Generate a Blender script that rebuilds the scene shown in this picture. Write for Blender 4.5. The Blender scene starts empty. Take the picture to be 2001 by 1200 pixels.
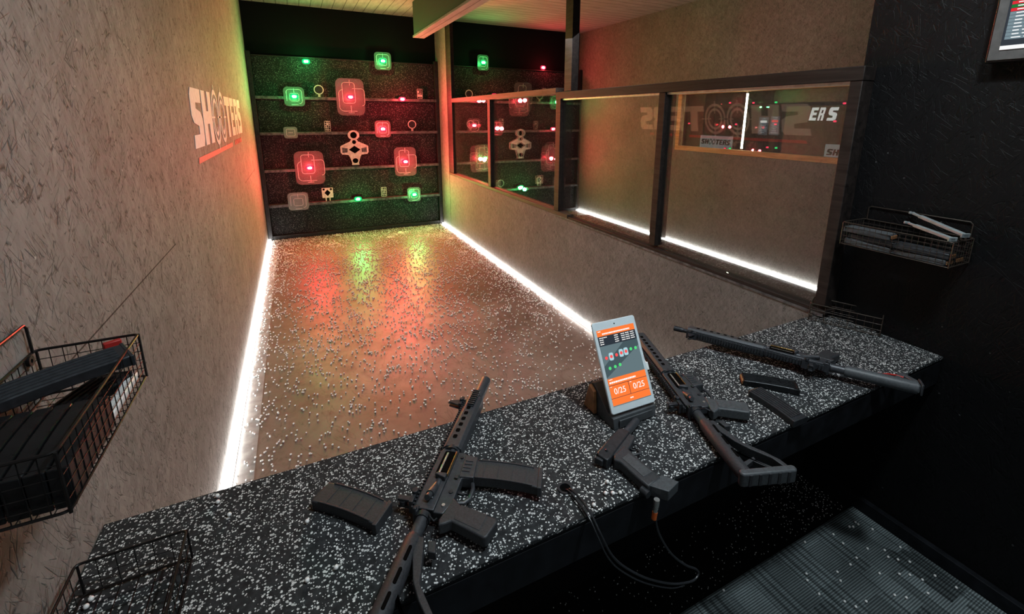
import bpy, bmesh, math, random
from mathutils import Vector, Matrix
random.seed(7)
PI = math.pi
scene = bpy.context.scene
COL = scene.collection

# ------------------------------------------------------------------ constants of the room (metres)
W = 2.7          # left lane width (lane side of the partition)
L = 6.54         # back wall
X2 = 5.5         # far wall of the second lane
X3 = 2.786       # near right wall
ZC = 0.895       # counter top
YF = -0.488      # counter front edge
ZR = 2.0         # rail
HC = 3.36        # ceiling

# ------------------------------------------------------------------ materials
def mat(name):
    m = bpy.data.materials.new(name); m.use_nodes = True
    nt = m.node_tree
    for n in list(nt.nodes): nt.nodes.remove(n)
    out = nt.nodes.new('ShaderNodeOutputMaterial')
    return m, nt, out

class G:
    """tiny node graph helper"""
    def __init__(s, nt): s.nt = nt
    def n(s, t, **kw):
        x = s.nt.nodes.new(t)
        for k, v in kw.items():
            if hasattr(x, k): setattr(x, k, v)
        return x
    def l(s, a, b): s.nt.links.new(a, b)
    def coord(s, which='Object'): return s.n('ShaderNodeTexCoord').outputs[which]
    def mapping(s, vec, scale=(1,1,1), rot=(0,0,0), loc=(0,0,0)):
        m = s.n('ShaderNodeMapping'); s.l(vec, m.inputs[0])
        m.inputs['Scale'].default_value = scale; m.inputs['Rotation'].default_value = rot; m.inputs['Location'].default_value = loc
        return m.outputs[0]
    def noise(s, vec, scale, detail=3, rough=.55, dist=0.0):
        m = s.n('ShaderNodeTexNoise'); s.l(vec, m.inputs['Vector'])
        m.inputs['Scale'].default_value = scale; m.inputs['Detail'].default_value = detail
        m.inputs['Roughness'].default_value = rough; m.inputs['Distortion'].default_value = dist
        return m
    def voro(s, vec, scale, feature='F1', rnd=1.0):
        m = s.n('ShaderNodeTexVoronoi'); m.feature = feature; s.l(vec, m.inputs['Vector'])
        m.inputs['Scale'].default_value = scale; m.inputs['Randomness'].default_value = rnd
        return m
    def math(s, op, a, b=None, clamp=False):
        m = s.n('ShaderNodeMath'); m.operation = op; m.use_clamp = clamp
        for i, v in enumerate((a, b)):
            if v is None: continue
            if isinstance(v, (int, float)): m.inputs[i].default_value = v
            else: s.l(v, m.inputs[i])
        return m.outputs[0]
    def ramp(s, fac, lo, hi, a=0.0, b=1.0):
        m = s.n('ShaderNodeMapRange'); s.l(fac, m.inputs[0])
        m.inputs[1].default_value = lo; m.inputs[2].default_value = hi; m.inputs[3].default_value = a; m.inputs[4].default_value = b
        return m.outputs[0]
    def mix(s, fac, a, b):
        m = s.n('ShaderNodeMix'); m.data_type = 'RGBA'
        if isinstance(fac, (int, float)): m.inputs[0].default_value = fac
        else: s.l(fac, m.inputs[0])
        for i, v in ((6, a), (7, b)):
            if isinstance(v, (tuple, list)): m.inputs[i].default_value = (*v[:3], 1)
            else: s.l(v, m.inputs[i])
        return m.outputs[2]
    def bsdf(s, col, rough=.6, metal=0, spec=.5, bump=None, bstr=.3, bdist=.01, emis=None, estr=0):
        p = s.n('ShaderNodeBsdfPrincipled')
        if isinstance(col, (tuple, list)): p.inputs['Base Color'].default_value = (*col[:3], 1)
        else: s.l(col, p.inputs['Base Color'])
        if isinstance(rough, (int, float)): p.inputs['Roughness'].default_value = rough
        else: s.l(rough, p.inputs['Roughness'])
        p.inputs['Metallic'].default_value = metal
        p.inputs['Specular IOR Level'].default_value = spec
        if bump is not None:
            b = s.n('ShaderNodeBump'); s.l(bump, b.inputs['Height'])
            b.inputs['Strength'].default_value = bstr; b.inputs['Distance'].default_value = bdist
            s.l(b.outputs[0], p.inputs['Normal'])
        if emis: p.inputs['Emission Color'].default_value = (*emis, 1); p.inputs['Emission Strength'].default_value = estr
        return p.outputs[0]

def plain(name, col, rough=.5, metal=0, spec=.5, nz=.15, nscale=40, bstr=.08):
    """solid colour with a little procedural grain"""
    m, nt, out = mat(name); g = G(nt)
    v = g.coord(); n = g.noise(v, nscale, 4)
    f = g.ramp(n.outputs[0], .3, .7)
    c = g.mix(f, tuple(x*(1-nz) for x in col), tuple(min(1, x*(1+nz)) for x in col))
    g.l(g.bsdf(c, g.ramp(n.outputs[0], .3, .7, max(.05, rough-.06), rough+.06), metal, spec, n.outputs[0], bstr, .002), out.inputs[0])
    return m

def emit(name, col, strength, sample=True):
    m, nt, out = mat(name); g = G(nt)
    e = g.n('ShaderNodeEmission'); e.inputs[0].default_value = (*col, 1); e.inputs[1].default_value = strength
    g.l(e.outputs[0], out.inputs[0])
    if not sample: m.cycles.emission_sampling = 'NONE'
    return m

def osb(name, base, dark, axis='X', strength=1.0, rough=.75, scale=1.0, seams=(), spec=.3):
    """painted strand board: strands in several directions, broken dark gaps"""
    m, nt, out = mat(name); g = G(nt)
    co = g.coord()
    sep = g.n('ShaderNodeSeparateXYZ'); g.l(co, sep.inputs[0])
    comb = g.n('ShaderNodeCombineXYZ')
    g.l(sep.outputs['Y' if axis == 'X' else 'X'], comb.inputs[0]); g.l(sep.outputs['Z'], comb.inputs[1])
    uv = comb.outputs[0]
    wob = g.noise(uv, 6*scale, 2)
    vm = g.n('ShaderNodeVectorMath'); vm.operation = 'SCALE'; vm.inputs['Scale'].default_value = .007
    g.l(wob.outputs['Color'], vm.inputs[0])
    va = g.n('ShaderNodeVectorMath'); va.operation = 'ADD'; g.l(uv, va.inputs[0]); g.l(vm.outputs[0], va.inputs[1])
    uvw = va.outputs[0]
    tone = None; gaps = None
    for k, (ang, sx, sy) in enumerate(((1.35, 9, 60), (.65, 10, 64), (2.2, 11, 70), (1.95, 14, 90))):
        r = g.mapping(uvw, (1, 1, 1), (0, 0, -ang), (k*3.1, k*1.7, 0))
        st = g.mapping(r, (sx*scale, sy*scale, 1))
        vo = g.voro(st, 1.0); ed = g.voro(st, 1.0, 'DISTANCE_TO_EDGE')
        sc = g.n('ShaderNodeSeparateColor'); g.l(vo.outputs['Color'], sc.inputs[0])
        mask = g.ramp(g.noise(g.mapping(uv, (1,1,1), (0,0,0), (k*7.3, 2.2*k, 0)), 12*scale, 3, .75).outputs[0], .495, .57)
        line = g.ramp(ed.outputs['Distance'], .0, .065, 1, 0)
        cell = g.ramp(sc.outputs[1], .40, .44)
        gp = g.math('MULTIPLY', g.math('MULTIPLY', line, mask), cell)
        t = g.ramp(sc.outputs[0], 0, 1, -.5, .5)
        tone = t if tone is None else g.math('ADD', tone, t)
        gaps = gp if gaps is None else g.math('MAXIMUM', gaps, gp)
    fine = g.noise(g.mapping(uvw, (60*scale, 14*scale, 1)), 1.0, 4, .7)
    fgap = g.math('MULTIPLY', g.ramp(fine.outputs[0], .60, .70), g.ramp(g.noise(uv, 3.1*scale, 4, .7).outputs[0], .45, .6))
    gaps = g.math('MAXIMUM', gaps, g.math('MULTIPLY', fgap, .55))
    blotch = g.noise(uv, 1.6, 2, .6)
    tn = g.ramp(tone, -1.2, 1.2, .84, 1.16)
    tn = g.math('MULTIPLY', tn, g.ramp(blotch.outputs[0], .3, .7, .88, 1.1))
    bc = g.n('ShaderNodeVectorMath'); bc.operation = 'SCALE'
    rgb = g.n('ShaderNodeRGB'); rgb.outputs[0].default_value = (*base, 1)
    g.l(rgb.outputs[0], bc.inputs[0]); g.l(tn, bc.inputs['Scale'])
    c = g.mix(g.math('MULTIPLY', gaps, strength), bc.outputs[0], dark)
    h = g.math('SUBTRACT', g.math('MULTIPLY', tone, .3), g.math('MULTIPLY', gaps, 1.2))
    for z0, y0, y1 in seams:
        s1 = g.ramp(g.math('ABSOLUTE', g.math('SUBTRACT', sep.outputs['Z'], z0)), .0015, .003, 1, 0)
        s2 = g.math('MULTIPLY', g.math('GREATER_THAN', sep.outputs['Y'], y0), g.math('LESS_THAN', sep.outputs['Y'], y1))
        c = g.mix(g.math('MULTIPLY', g.math('MULTIPLY', s1, s2), .85), c, (.01, .01, .01))
    # sparse pale chips
    ch = g.voro(uv, 26); cs = g.n('ShaderNodeSeparateColor'); g.l(ch.outputs['Color'], cs.inputs[0])
    chip = g.math('MULTIPLY', g.math('LESS_THAN', ch.outputs['Distance'], .10), g.math('GREATER_THAN', cs.outputs[0], .95))
    c = g.mix(g.math('MULTIPLY', chip, .6), c, tuple(min(1, b*2.0+.08) for b in base))
    g.l(g.bsdf(c, rough, 0, spec, h, .35, .004), out.inputs[0])
    return m

def fleck(name, base, fl, scale=110, thr=.45, dens=.45, rough=.85, elong=1.0):
    """black rubber granulate with pale flecks"""
    m, nt, out = mat(name); g = G(nt)
    co = g.coord()
    wob = g.noise(co, scale*.9, 2)
    vm = g.n('ShaderNodeVectorMath'); vm.operation = 'SCALE'; vm.inputs['Scale'].default_value = .9/scale
    g.l(wob.outputs['Color'], vm.inputs[0])
    va = g.n('ShaderNodeVectorMath'); va.operation = 'ADD'; g.l(co, va.inputs[0]); g.l(vm.outputs[0], va.inputs[1])
    vo = g.voro(g.mapping(va.outputs[0], (1, elong, 1)), scale)
    sc = g.n('ShaderNodeSeparateColor'); g.l(vo.outputs['Color'], sc.inputs[0])
    size = g.ramp(sc.outputs[0], 1-dens, 1, 0.0, thr)
    f = g.math('MULTIPLY', g.math('LESS_THAN', vo.outputs['Distance'], size), g.math('GREATER_THAN', sc.outputs[0], 1-dens))
    val = g.ramp(sc.outputs[2], 0, 1, .35, 1)
    flc = g.mix(val, tuple(x*.3 for x in fl), fl)
    n = g.noise(co, 60, 4)
    bc = g.mix(g.ramp(n.outputs[0], .3, .7), tuple(x*.6 for x in base), tuple(x*1.4 for x in base))
    c = g.mix(f, bc, flc)
    g.l(g.bsdf(c, rough, 0, .3, n.outputs[0], .3, .003), out.inputs[0])
    return m

def floor_mat():
    m, nt, out = mat('lane_floor_concrete'); g = G(nt)
    co = g.coord()
    a = g.noise(co, 1.1, 6, .62, .4); b = g.noise(co, 7, 6, .7, .6)
    c = g.mix(g.ramp(a.outputs[0], .35, .66), (.170, .125, .105), (.30, .24, .21))
    c = g.mix(g.ramp(b.outputs[0], .52, .72, 0, .55), c, (.13, .085, .065))
    mu = g.noise(g.mapping(co, (1, .5, 1), (0, 0, .6)), 3.2, 5, .6, 1.6)
    ln = g.ramp(g.math('ABSOLUTE', g.math('SUBTRACT', mu.outputs[0], .5)), 0, .012, .4, 0)
    c = g.mix(ln, c, (.07, .05, .04))
    r = g.ramp(b.outputs[0], .3, .7, .34, .52)
    g.l(g.bsdf(c, r, 0, .32, b.outputs[0], .12, .01), out.inputs[0])
    return m

def carpet_mat():
    m, nt, out = mat('ribbed_carpet'); g = G(nt)
    co = g.coord(); sep = g.n('ShaderNodeSeparateXYZ'); g.l(co, sep.inputs[0])
    u = g.math('MULTIPLY', sep.outputs['X'], 1); v = sep.outputs['Y']
    # 0.5 m tiles, ribs along one direction, tonal blocks
    rib = g.math('SINE', g.math('MULTIPLY', v, 2*PI/.0085))
    ribf = g.ramp(rib, -.6, .8)
    bars = g.math('SINE', g.math('MULTIPLY', u, 2*PI/.034))
    blk = g.voro(g.mapping(co, (9, 4.2, 1)), 1.0); blk.distance = 'CHEBYCHEV'; blk.inputs['Randomness'].default_value = .6
    sc = g.n('ShaderNodeSeparateColor'); g.l(blk.outputs['Color'], sc.inputs[0])
    barm = g.math('MULTIPLY', g.ramp(bars, .1, .5), g.ramp(sc.outputs[1], .45, .5))
    tone = g.ramp(sc.outputs[0], 0, 1, .55, 1.15)
    t2 = g.math('MULTIPLY', tone, g.math('SUBTRACT', 1, g.math('MULTIPLY', barm, .45)))
    t3 = g.math('MULTIPLY', t2, g.ramp(ribf, 0, 1, .45, 1.15))
    n = g.noise(co, 420, 2); t4 = g.math('MULTIPLY', t3, g.ramp(n.outputs[0], .3, .7, .65, 1.3))
    big = g.noise(co, 5, 3); t4 = g.math('MULTIPLY', t4, g.ramp(big.outputs[0], .35, .65, .75, 1.15))
    # tile joint
    tj = g.math('MODULO', g.math('ADD', u, 9.79), .5); j = g.ramp(g.math('ABSOLUTE', g.math('SUBTRACT', tj, .25)), .246, .249)
    t4 = g.math('MULTIPLY', t4, g.math('SUBTRACT', 1, g.math('MULTIPLY', j, .6)))
    rgb = g.n('ShaderNodeRGB'); rgb.outputs[0].default_value = (.24, .28, .29, 1)
    s = g.n('ShaderNodeVectorMath'); s.operation = 'SCALE'; g.l(rgb.outputs[0], s.inputs[0]); g.l(t4, s.inputs['Scale'])
    g.l(g.bsdf(s.outputs[0], .95, 0, .1, ribf, .5, .003), out.inputs[0])
    return m

def ceil_mat(name, along, base):
    m, nt, out = mat(name); g = G(nt)
    co = g.coord(); sep = g.n('ShaderNodeSeparateXYZ'); g.l(co, sep.inputs[0])
    u = sep.outputs['X' if along == 'Y' else 'Y']
    t = g.math('MODULO', g.math('ADD', u, 20.0), .145)
    j = g.ramp(g.math('ABSOLUTE', g.math('SUBTRACT', t, .0725)), .066, .0715)
    n = g.noise(g.mapping(co, (2, 14, 1) if along == 'X' else (14, 2, 1)), 1.5, 5, .6)
    c = g.mix(g.ramp(n.outputs[0], .3, .7), tuple(x*.78 for x in base), tuple(x*1.15 for x in base))
    c = g.mix(g.math('MULTIPLY', j, .85), c, (.02, .02, .02))
    g.l(g.bsdf(c, .8, 0, .2, j, -.4, .006), out.inputs[0])
    return m

def wood_mat(name, a, b, rough=.6, axis='Y'):
    m, nt, out = mat(name); g = G(nt)
    co = g.coord()
    sc = (30, 2.2, 30) if axis == 'Y' else ((2.2, 30, 30) if axis == 'X' else (30, 30, 2.2))
    n = g.noise(g.mapping(co, sc), 1.0, 5, .62, .8)
    k = g.noise(co, 9, 3)
    c = g.mix(g.ramp(n.outputs[0], .35, .65), a, b)
    c = g.mix(g.ramp(k.outputs[0], .62, .75, 0, .5), c, tuple(x*.45 for x in a))
    g.l(g.bsdf(c, rough, 0, .4, n.outputs[0], .2, .002), out.inputs[0])
    return m

def glass_mat(name, haze=.03):
    m, nt, out = mat(name); g = G(nt)
    lw = g.n('ShaderNodeLayerWeight'); lw.inputs['Blend'].default_value = .5
    f = g.math('ADD', g.math('MULTIPLY', g.math('POWER', lw.outputs['Facing'], 3.6), .8), .085, True)
    tr = g.n('ShaderNodeBsdfTransparent'); tr.inputs[0].default_value = (.93, .95, .945, 1)
    gl = g.n('ShaderNodeBsdfGlossy'); gl.inputs['Roughness'].default_value = .012; gl.inputs[0].default_value = (1, 1, 1, 1)
    mx = g.n('ShaderNodeMixShader'); g.l(f, mx.inputs[0]); g.l(tr.outputs[0], mx.inputs[1]); g.l(gl.outputs[0], mx.inputs[2])
    # dust and scuffs
    co = g.coord(); n = g.noise(co, 22, 6, .75); w = g.noise(co, 1.7, 4)
    d = g.math('ADD', g.math('MULTIPLY', g.ramp(n.outputs[0], .62, .8), .10), g.ramp(w.outputs[0], .3, .7, haze*.4, haze*1.3))
    df = g.n('ShaderNodeBsdfDiffuse'); df.inputs[0].default_value = (.75, .75, .73, 1)
    m2 = g.n('ShaderNodeMixShader'); g.l(d, m2.inputs[0]); g.l(mx.outputs[0], m2.inputs[1]); g.l(df.outputs[0], m2.inputs[2])
    g.l(m2.outputs[0], out.inputs[0])
    return m

def acrylic(name, col, alpha):
    m, nt, out = mat(name); g = G(nt)
    co = g.coord(); n = g.noise(co, 14, 3)
    tr = g.n('ShaderNodeBsdfTransparent')
    b = g.bsdf(col, .25, 0, .5)
    mx = g.n('ShaderNodeMixShader'); g.l(g.ramp(n.outputs[0], .3, .7, alpha*.9, alpha*1.1), mx.inputs[0])
    g.l(tr.outputs[0], mx.inputs[1]); g.l(b, mx.inputs[2]); g.l(mx.outputs[0], out.inputs[0])
    return m

M = {}
M['osb_left'] = osb('painted_strand_board_grey', (.285, .272, .258), (.040, .037, .035), strength=.82, seams=((1.305, -.3, 1.1), (1.16, 4.2, 5.6)))
M['osb_lane'] = osb('painted_strand_board_mid', (.225, .220, .213), (.06, .056, .053), strength=.75, scale=1.5)
M['osb_black'] = osb('painted_strand_board_black', (.0048, .0048, .0058), (.0015, .0015, .0015), strength=.6, rough=.6, seams=((1.497, -3, -.1),), spec=.35)
M['black_paint'] = plain('black_wall_paint', (.010, .010, .011), .8, spec=.2)
M['rubber_top'] = fleck('flecked_rubber_top', (.036, .039, .042), (.78, .80, .80), 200, .66, .62)
M['rubber_rack'] = fleck('flecked_rubber_rack', (.028, .027, .029), (.20, .20, .205), 95, .6, .6)
M['rubber_floor'] = fleck('rubber_floor_mat', (.006, .006, .007), (.05, .05, .055), 90, .35, .15)
M['fascia'] = plain('black_counter_fascia', (.011, .0125, .016), .65, nz=.5, nscale=18, spec=.3)
M['floor'] = floor_mat()
M['carpet'] = carpet_mat()
M['ceil_l'] = ceil_mat('ceiling_boards_lane', 'Y', (.26, .26, .255))
M['ceil_r'] = ceil_mat('ceiling_boards_second_lane', 'X', (.30, .295, .29))
M['dark_wood'] = wood_mat('dark_stained_wood', (.016, .012, .011), (.040, .030, .027))
M['sill_wood'] = wood_mat('brown_sill_wood', (.065, .045, .036), (.13, .095, .078))
M['pine'] = wood_mat('pale_pine', (.50, .29, .13), (.74, .47, .24))
M['kerb'] = plain('pale_concrete_edge', (.34, .33, .32), .7, nz=.3, nscale=12)
M['beam_dark'] = plain('dark_beam_body', (.045, .05, .042), .7)
M['glass'] = glass_mat('partition_glass', .014)
M['glass2'] = glass_mat('window_glass', .008)
M['rack_metal'] = plain('worn_grey_shelf_edge', (.13, .13, .135), .5, .3, nz=.6, nscale=25)
M['rack_post'] = plain('dark_rack_post', (.035, .034, .036), .5, .2, nz=.4)
M['led_white'] = emit('white_led_tape', (1.0, .985, .955), 19)
M['led_tube'] = emit('warm_led_tube', (1.0, .93, .74), 45)
M['alu'] = plain('aluminium_channel', (.55, .55, .55), .4, .8)
M['led_red'] = emit('red_target_led', (1.0, .05, .13), 1.6, False)
M['led_green'] = emit('green_target_led', (.01, .9, .24), 1.3, False)
M['led_core'] = emit('led_core', (1, .95, .95), 14, False)
M['acr'] = acrylic('smoked_acrylic', (.20, .19, .19), .5)
M['acr_s'] = acrylic('pale_acrylic', (.30, .36, .36), .6)
M['etch'] = plain('etched_white_lines', (.5, .51, .51), .5)
M['white_metal'] = plain('white_target_paint', (.60, .585, .56), .5, nz=.2, nscale=30)
M['gun'] = plain('black_anodised_metal', (.046, .050, .057), .40, .25, nz=.2, nscale=90, bstr=.05)
M['gun2'] = plain('dark_grey_receiver', (.066, .071, .080), .43, .2, nz=.15, nscale=120, bstr=.05)
M['poly'] = plain('black_polymer', (.046, .049, .055), .52, nz=.25, nscale=220, bstr=.25)
M['poly_grey'] = plain('grey_polymer', (.080, .088, .096), .48, nz=.2, nscale=160, bstr=.15)
M['void'] = plain('deep_black_recess', (.004, .004, .004), .9, spec=.1)
M['steel'] = plain('bare_steel', (.62, .62, .60), .3, .8)
M['brass'] = plain('brass_fitting', (.60, .40, .16), .3, .9)
M['gloss_black'] = plain('glossy_black_steel', (.026, .028, .031), .30, .5, nz=.2)
M['wire'] = plain('black_coated_wire', (.020, .018, .018), .4, .3)
M['wire_d'] = plain('worn_bronze_wire', (.075, .060, .050), .45, .4)
M['red_poly'] = plain('red_plastic', (.42, .035, .03), .45)
M['orange_poly'] = plain('orange_plastic', (.75, .19, .045), .45)
M['white_poly'] = plain('white_plastic', (.78, .80, .80), .35, nz=.05)
M['pellet'] = plain('white_pellet', (.86, .86, .85), .4, nz=.05)
M['grey_rod'] = plain('pale_grey_rod', (.26, .29, .30), .45)
M['logo_white'] = plain('white_wall_paint', (.80, .79, .77), .7, nz=.1, nscale=30)
M['logo_red'] = plain('red_wall_paint', (.78, .20, .19), .7, nz=.1, nscale=30)
M['hose'] = plain('black_braided_hose', (.035, .037, .042), .35, nz=.5, nscale=400)
M['tab_body'] = plain('tablet_bezel', (.62, .70, .74), .35, nz=.03)
M['stand'] = plain('dark_grey_stand', (.085, .092, .10), .6, nz=.2)
M['stand_glow_follower'] = plain('stand_glow_follower_brown', (.30, .15, .07), .5, nz=.3)  # orange light on the black stand put into the colour; also magazine followers
def scr(name, c, s=1.0): return emit(name, c, s, False)
M['s_or'] = scr('screen_orange', (1.0, .24, .06), 1.0)
M['s_dk'] = scr('screen_dark', (.045, .055, .07), 1.0)
M['s_gr'] = scr('screen_slate', (.16, .22, .24), 1.0)
M['s_gr2'] = scr('screen_slate_dark', (.085, .125, .14), 1.0)
M['s_wh'] = scr('screen_white', (1, .97, .95), 1.0)
M['s_rd'] = scr('screen_red', (1, .12, .12), 1.0)
M['s_gn'] = scr('screen_green', (.12, .75, .25), 1.0)
M['s_bl'] = scr('screen_pale_blue', (.45, .68, .75), 1.0)
M['tv_rd'] = scr('tv_red', (.85, .05, .07), .9)
M['tv_gn'] = scr('tv_green', (.03, .26, .07), .9)
M['tv_gr'] = scr('tv_grey', (.25, .33, .37), .9)
M['tv_dk'] = scr('tv_slate', (.06, .07, .085), .9)
M['tv_wh'] = scr('tv_white', (.95, .95, .95), 1.0)
M['tv_bezel'] = plain('grey_tv_bezel', (.11, .11, .11), .5)

# ------------------------------------------------------------------ mesh builder
class MB:
    def __init__(s): s.bm = bmesh.new()
    def quadbox(s, c, size, rot=None):
        r = bmesh.ops.create_cube(s.bm, size=1.0)
        mt = Matrix.Translation(Vector(c)) @ (rot.to_4x4() if rot is not None else Matrix.Identity(4)) @ Matrix.Diagonal((*size, 1))
        bmesh.ops.transform(s.bm, matrix=mt, verts=r['verts']); return s
    def box(s, a, b, rot=None):
        c = [(a[i]+b[i])/2 for i in range(3)]; d = [abs(b[i]-a[i]) for i in range(3)]
        return s.quadbox(c, d, rot)
    def prism(s, poly, z0, z1, mt=None):
        """polygon in XY extruded in Z; mt maps to place"""
        area = sum(poly[i][0]*poly[(i+1) % len(poly)][1]-poly[(i+1) % len(poly)][0]*poly[i][1] for i in range(len(poly)))
        if area < 0: poly = poly[::-1]
        mt = mt or Matrix.Identity(4)
        lo = [s.bm.verts.new(mt @ Vector((x, y, z0))) for x, y in poly]
        hi = [s.bm.verts.new(mt @ Vector((x, y, z1))) for x, y in poly]
        n = len(poly)
        fs = [s.bm.faces.new(lo[::-1]), s.bm.faces.new(hi)]
        for i in range(n): s.bm.faces.new((lo[i], lo[(i+1) % n], hi[(i+1) % n], hi[i]))
        return s
    def tube(s, pts, r, n=8, caps=True, closed=False):
        pts = [Vector(p) for p in pts]; rr = r if isinstance(r, (list, tuple)) else [r]*len(pts)
        rings = []; prev = None
        N = len(pts)
        for i, p in enumerate(pts):
            if closed: t = pts[(i+1) % N]-pts[i-1]
            else: t = (pts[min(i+1, N-1)]-pts[max(i-1, 0)])
            t.normalize()
            if prev is None:
                a = Vector((0, 0, 1)) if abs(t.z) < .9 else Vector((1, 0, 0))
                u = t.cross(a).normalized()
            else:
                u = (prev-t*prev.dot(t)).normalized()
            prev = u; v = t.cross(u)
            rings.append([s.bm.verts.new(p+(u*math.cos(2*PI*k/n)+v*math.sin(2*PI*k/n))*rr[i]) for k in range(n)])
        for i in range(N if closed else N-1):
            A, B = rings[i], rings[(i+1) % N]
            for k in range(n): s.bm.faces.new((A[k], A[(k+1) % n], B[(k+1) % n], B[k]))
        if caps and not closed:
            s.bm.faces.new(rings[0][::-1]); s.bm.faces.new(rings[-1])
        return s
    def ring(s, c, ro, ri, z0, z1, n=28, sy=1.0, mt=None, a0=0, a1=2*PI):
        """flat annulus extruded in z"""
        mt = mt or Matrix.Identity(4); full = abs(a1-a0-2*PI) < 1e-6
        cnt = n if full else n+1
        def rg(r, z): return [s.bm.verts.new(mt @ Vector((c[0]+r*math.cos(a0+(a1-a0)*k/n), c[1]+sy*r*math.sin(a0+(a1-a0)*k/n), z))) for k in range(cnt)]
        a, b, d, e = rg(ro, z0), rg(ri, z0), rg(ro, z1), rg(ri, z1)
        for k in range(n):
            q = (k+1) % cnt
            s.bm.faces.new((a[k], a[q], d[q], d[k])); s.bm.faces.new((b[q], b[k], e[k], e[q]))
            s.bm.faces.new((d[k], d[q], e[q], e[k])); s.bm.faces.new((a[q], a[k], b[k], b[q]))
        return s
    def disc(s, c, r, z0, z1, n=24, sy=1.0, mt=None):
        return s.prism([(c[0]+r*math.cos(2*PI*k/n), c[1]+sy*r*math.sin(2*PI*k/n)) for k in range(n)], z0, z1, mt)
    def done(s, name, m, parent=None, bevel=0, seg=2, smooth=35, loc=None):
        bmesh.ops.recalc_face_normals(s.bm, faces=s.bm.faces)
        me = bpy.data.meshes.new(name); s.bm.to_mesh(me); s.bm.free()
        me.materials.append(M[m] if isinstance(m, str) else m)
        o = bpy.data.objects.new(name, me); COL.objects.link(o)
        if parent is not None: o.parent = parent
        if loc: o.location = loc
        if bevel:
            b = o.modifiers.new('bevel', 'BEVEL'); b.width = bevel; b.segments = seg; b.limit_method = 'ANGLE'; b.angle_limit = math.radians(35)
            b.harden_normals = False
        if smooth:
            for p in me.polygons: p.use_smooth = True
            try: me.set_sharp_from_angle(angle=math.radians(smooth))
            except Exception: pass
        return o

def rrect(cx, cy, w, h, r, n=5):
    pts = []
    for (sx, sy, a) in ((1, 1, 0), (-1, 1, PI/2), (-1, -1, PI), (1, -1, 1.5*PI)):
        for k in range(n+1):
            t = a+PI/2*k/n
            pts.append((cx+sx*(w/2-r)+r*math.cos(t), cy+sy*(h/2-r)+r*math.sin(t)))
    return pts

def tag(o, label=None, cat=None, group=None, kind=None):
    if label: o['label'] = label
    if cat: o['category'] = cat
    if group: o['group'] = group
    if kind: o['kind'] = kind
    return o
def thing(name, label, cat, loc=(0, 0, 0), rot=(0, 0, 0), group=None):
    o = bpy.data.objects.new(name, None); COL.objects.link(o)
    o.location = loc; o.rotation_euler = rot; o.empty_display_size = .05
    return tag(o, label, cat, group)
def struct(name, mb, m, **kw):
    o = mb.done(name, m, **kw); o['kind'] = 'structure'; return o
def dup(root, loc, rot, label, group=None, name=None):
    r = root.copy(); COL.objects.link(r); r.location = loc; r.rotation_euler = rot
    r['label'] = label
    if group: r['group'] = group
    for ch in list(root.children):
        c = ch.copy(); COL.objects.link(c); c.parent = r
        for gch in list(ch.children):
            d = gch.copy(); COL.objects.link(d); d.parent = c
    return r

def text_mb(txt, size, mt):
    """lettering as flat extruded mesh from the built-in font"""
    cu = bpy.data.curves.new('lettering', 'FONT'); cu.body = txt; cu.size = size; cu.extrude = .0003
    cu.align_x = 'CENTER'; cu.align_y = 'CENTER'; cu.resolution_u = 3
    o = bpy.data.objects.new('lettering', cu); COL.objects.link(o)
    dg = bpy.context.evaluated_depsgraph_get(); dg.update()
    me = bpy.data.meshes.new_from_object(o.evaluated_get(dg))
    bpy.data.objects.remove(o); bpy.data.curves.remove(cu)
    b = MB(); me.transform(mt); b.bm.from_mesh(me); bpy.data.meshes.remove(me)
    return b

# ------------------------------------------------------------------ setting
struct('floor', MB().box((-.1, .0, -.05), (8.5, 6.7, 0)), 'floor')
struct('trim_14', MB().box((.041, .02, 0), (.135, 6.39, .0015)), 'kerb')
struct('floor_mat_zone', MB().box((-.1, -.295, -.05), (2.9, .0, 0)), 'rubber_floor')
struct('wall_left', MB().box((-.12, -3.2, -.05), (0, 6.7, HC)), 'osb_left')
struct('wall_back', MB().box((-.1, L, -.05), (8.5, L+.1, HC+.1)), 'black_paint')
struct('wall_right', MB().box((X3, -3.2, -.05), (X3+.12, 0, HC)), 'osb_black')
struct('wall_far', MB().box((X2, -.06, 0), (X2+.06, 1.478, HC)).box((X2, 3.872, 0), (X2+.06, L, HC))
       .box((X2, 1.478, 0), (X2+.06, 3.872, 1.378)).box((X2, 1.478, 2.215), (X2+.06, 3.872, HC)), 'osb_lane')
struct('wall_partition', MB().box((W, .0, 0), (W+.085, 5.95, .915)), 'osb_lane')
struct('wall_partition_end', MB().box((W, 5.96, 0), (W+.085, L, HC)), 'osb_lane')
struct('wall_front', MB().box((2.9, -.18, 0), (8.5, -.06, HC)), 'osb_black')
struct('wall_third', MB().box((8.25, -.06, 0), (8.35, L, HC)), 'black_paint')
struct('ceiling', MB().box((-.1, -3.2, HC), (W+.05, 6.7, HC+.06)), 'ceil_l')
struct('ceiling_second', MB().box((W+.05, -3.2, HC), (8.5, 6.7, HC+.06)), 'ceil_r')
struct('baseboard_right', MB().box((X3-.028, -3.0, 0), (X3, -.07, .062)), 'fascia', bevel=.003)
bmb = struct('trim_1', MB().box((2.125, -1.2, 2.93), (2.255, 5.54, HC)), 'beam_dark', bevel=.004)      # beam under the ceiling, body darker than the board below it
MB().box((2.11, -1.2, 2.9), (2.27, 5.55, 2.929)).done('soffit_board', 'ceil_l', bmb, .003)
struct('trim_13', MB().box((W+.015, 0, 1.986), (W+.055, 2.47, 1.9995)), 'alu')      # added pale strip, imitates the lit glass edge above the near panes

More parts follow.
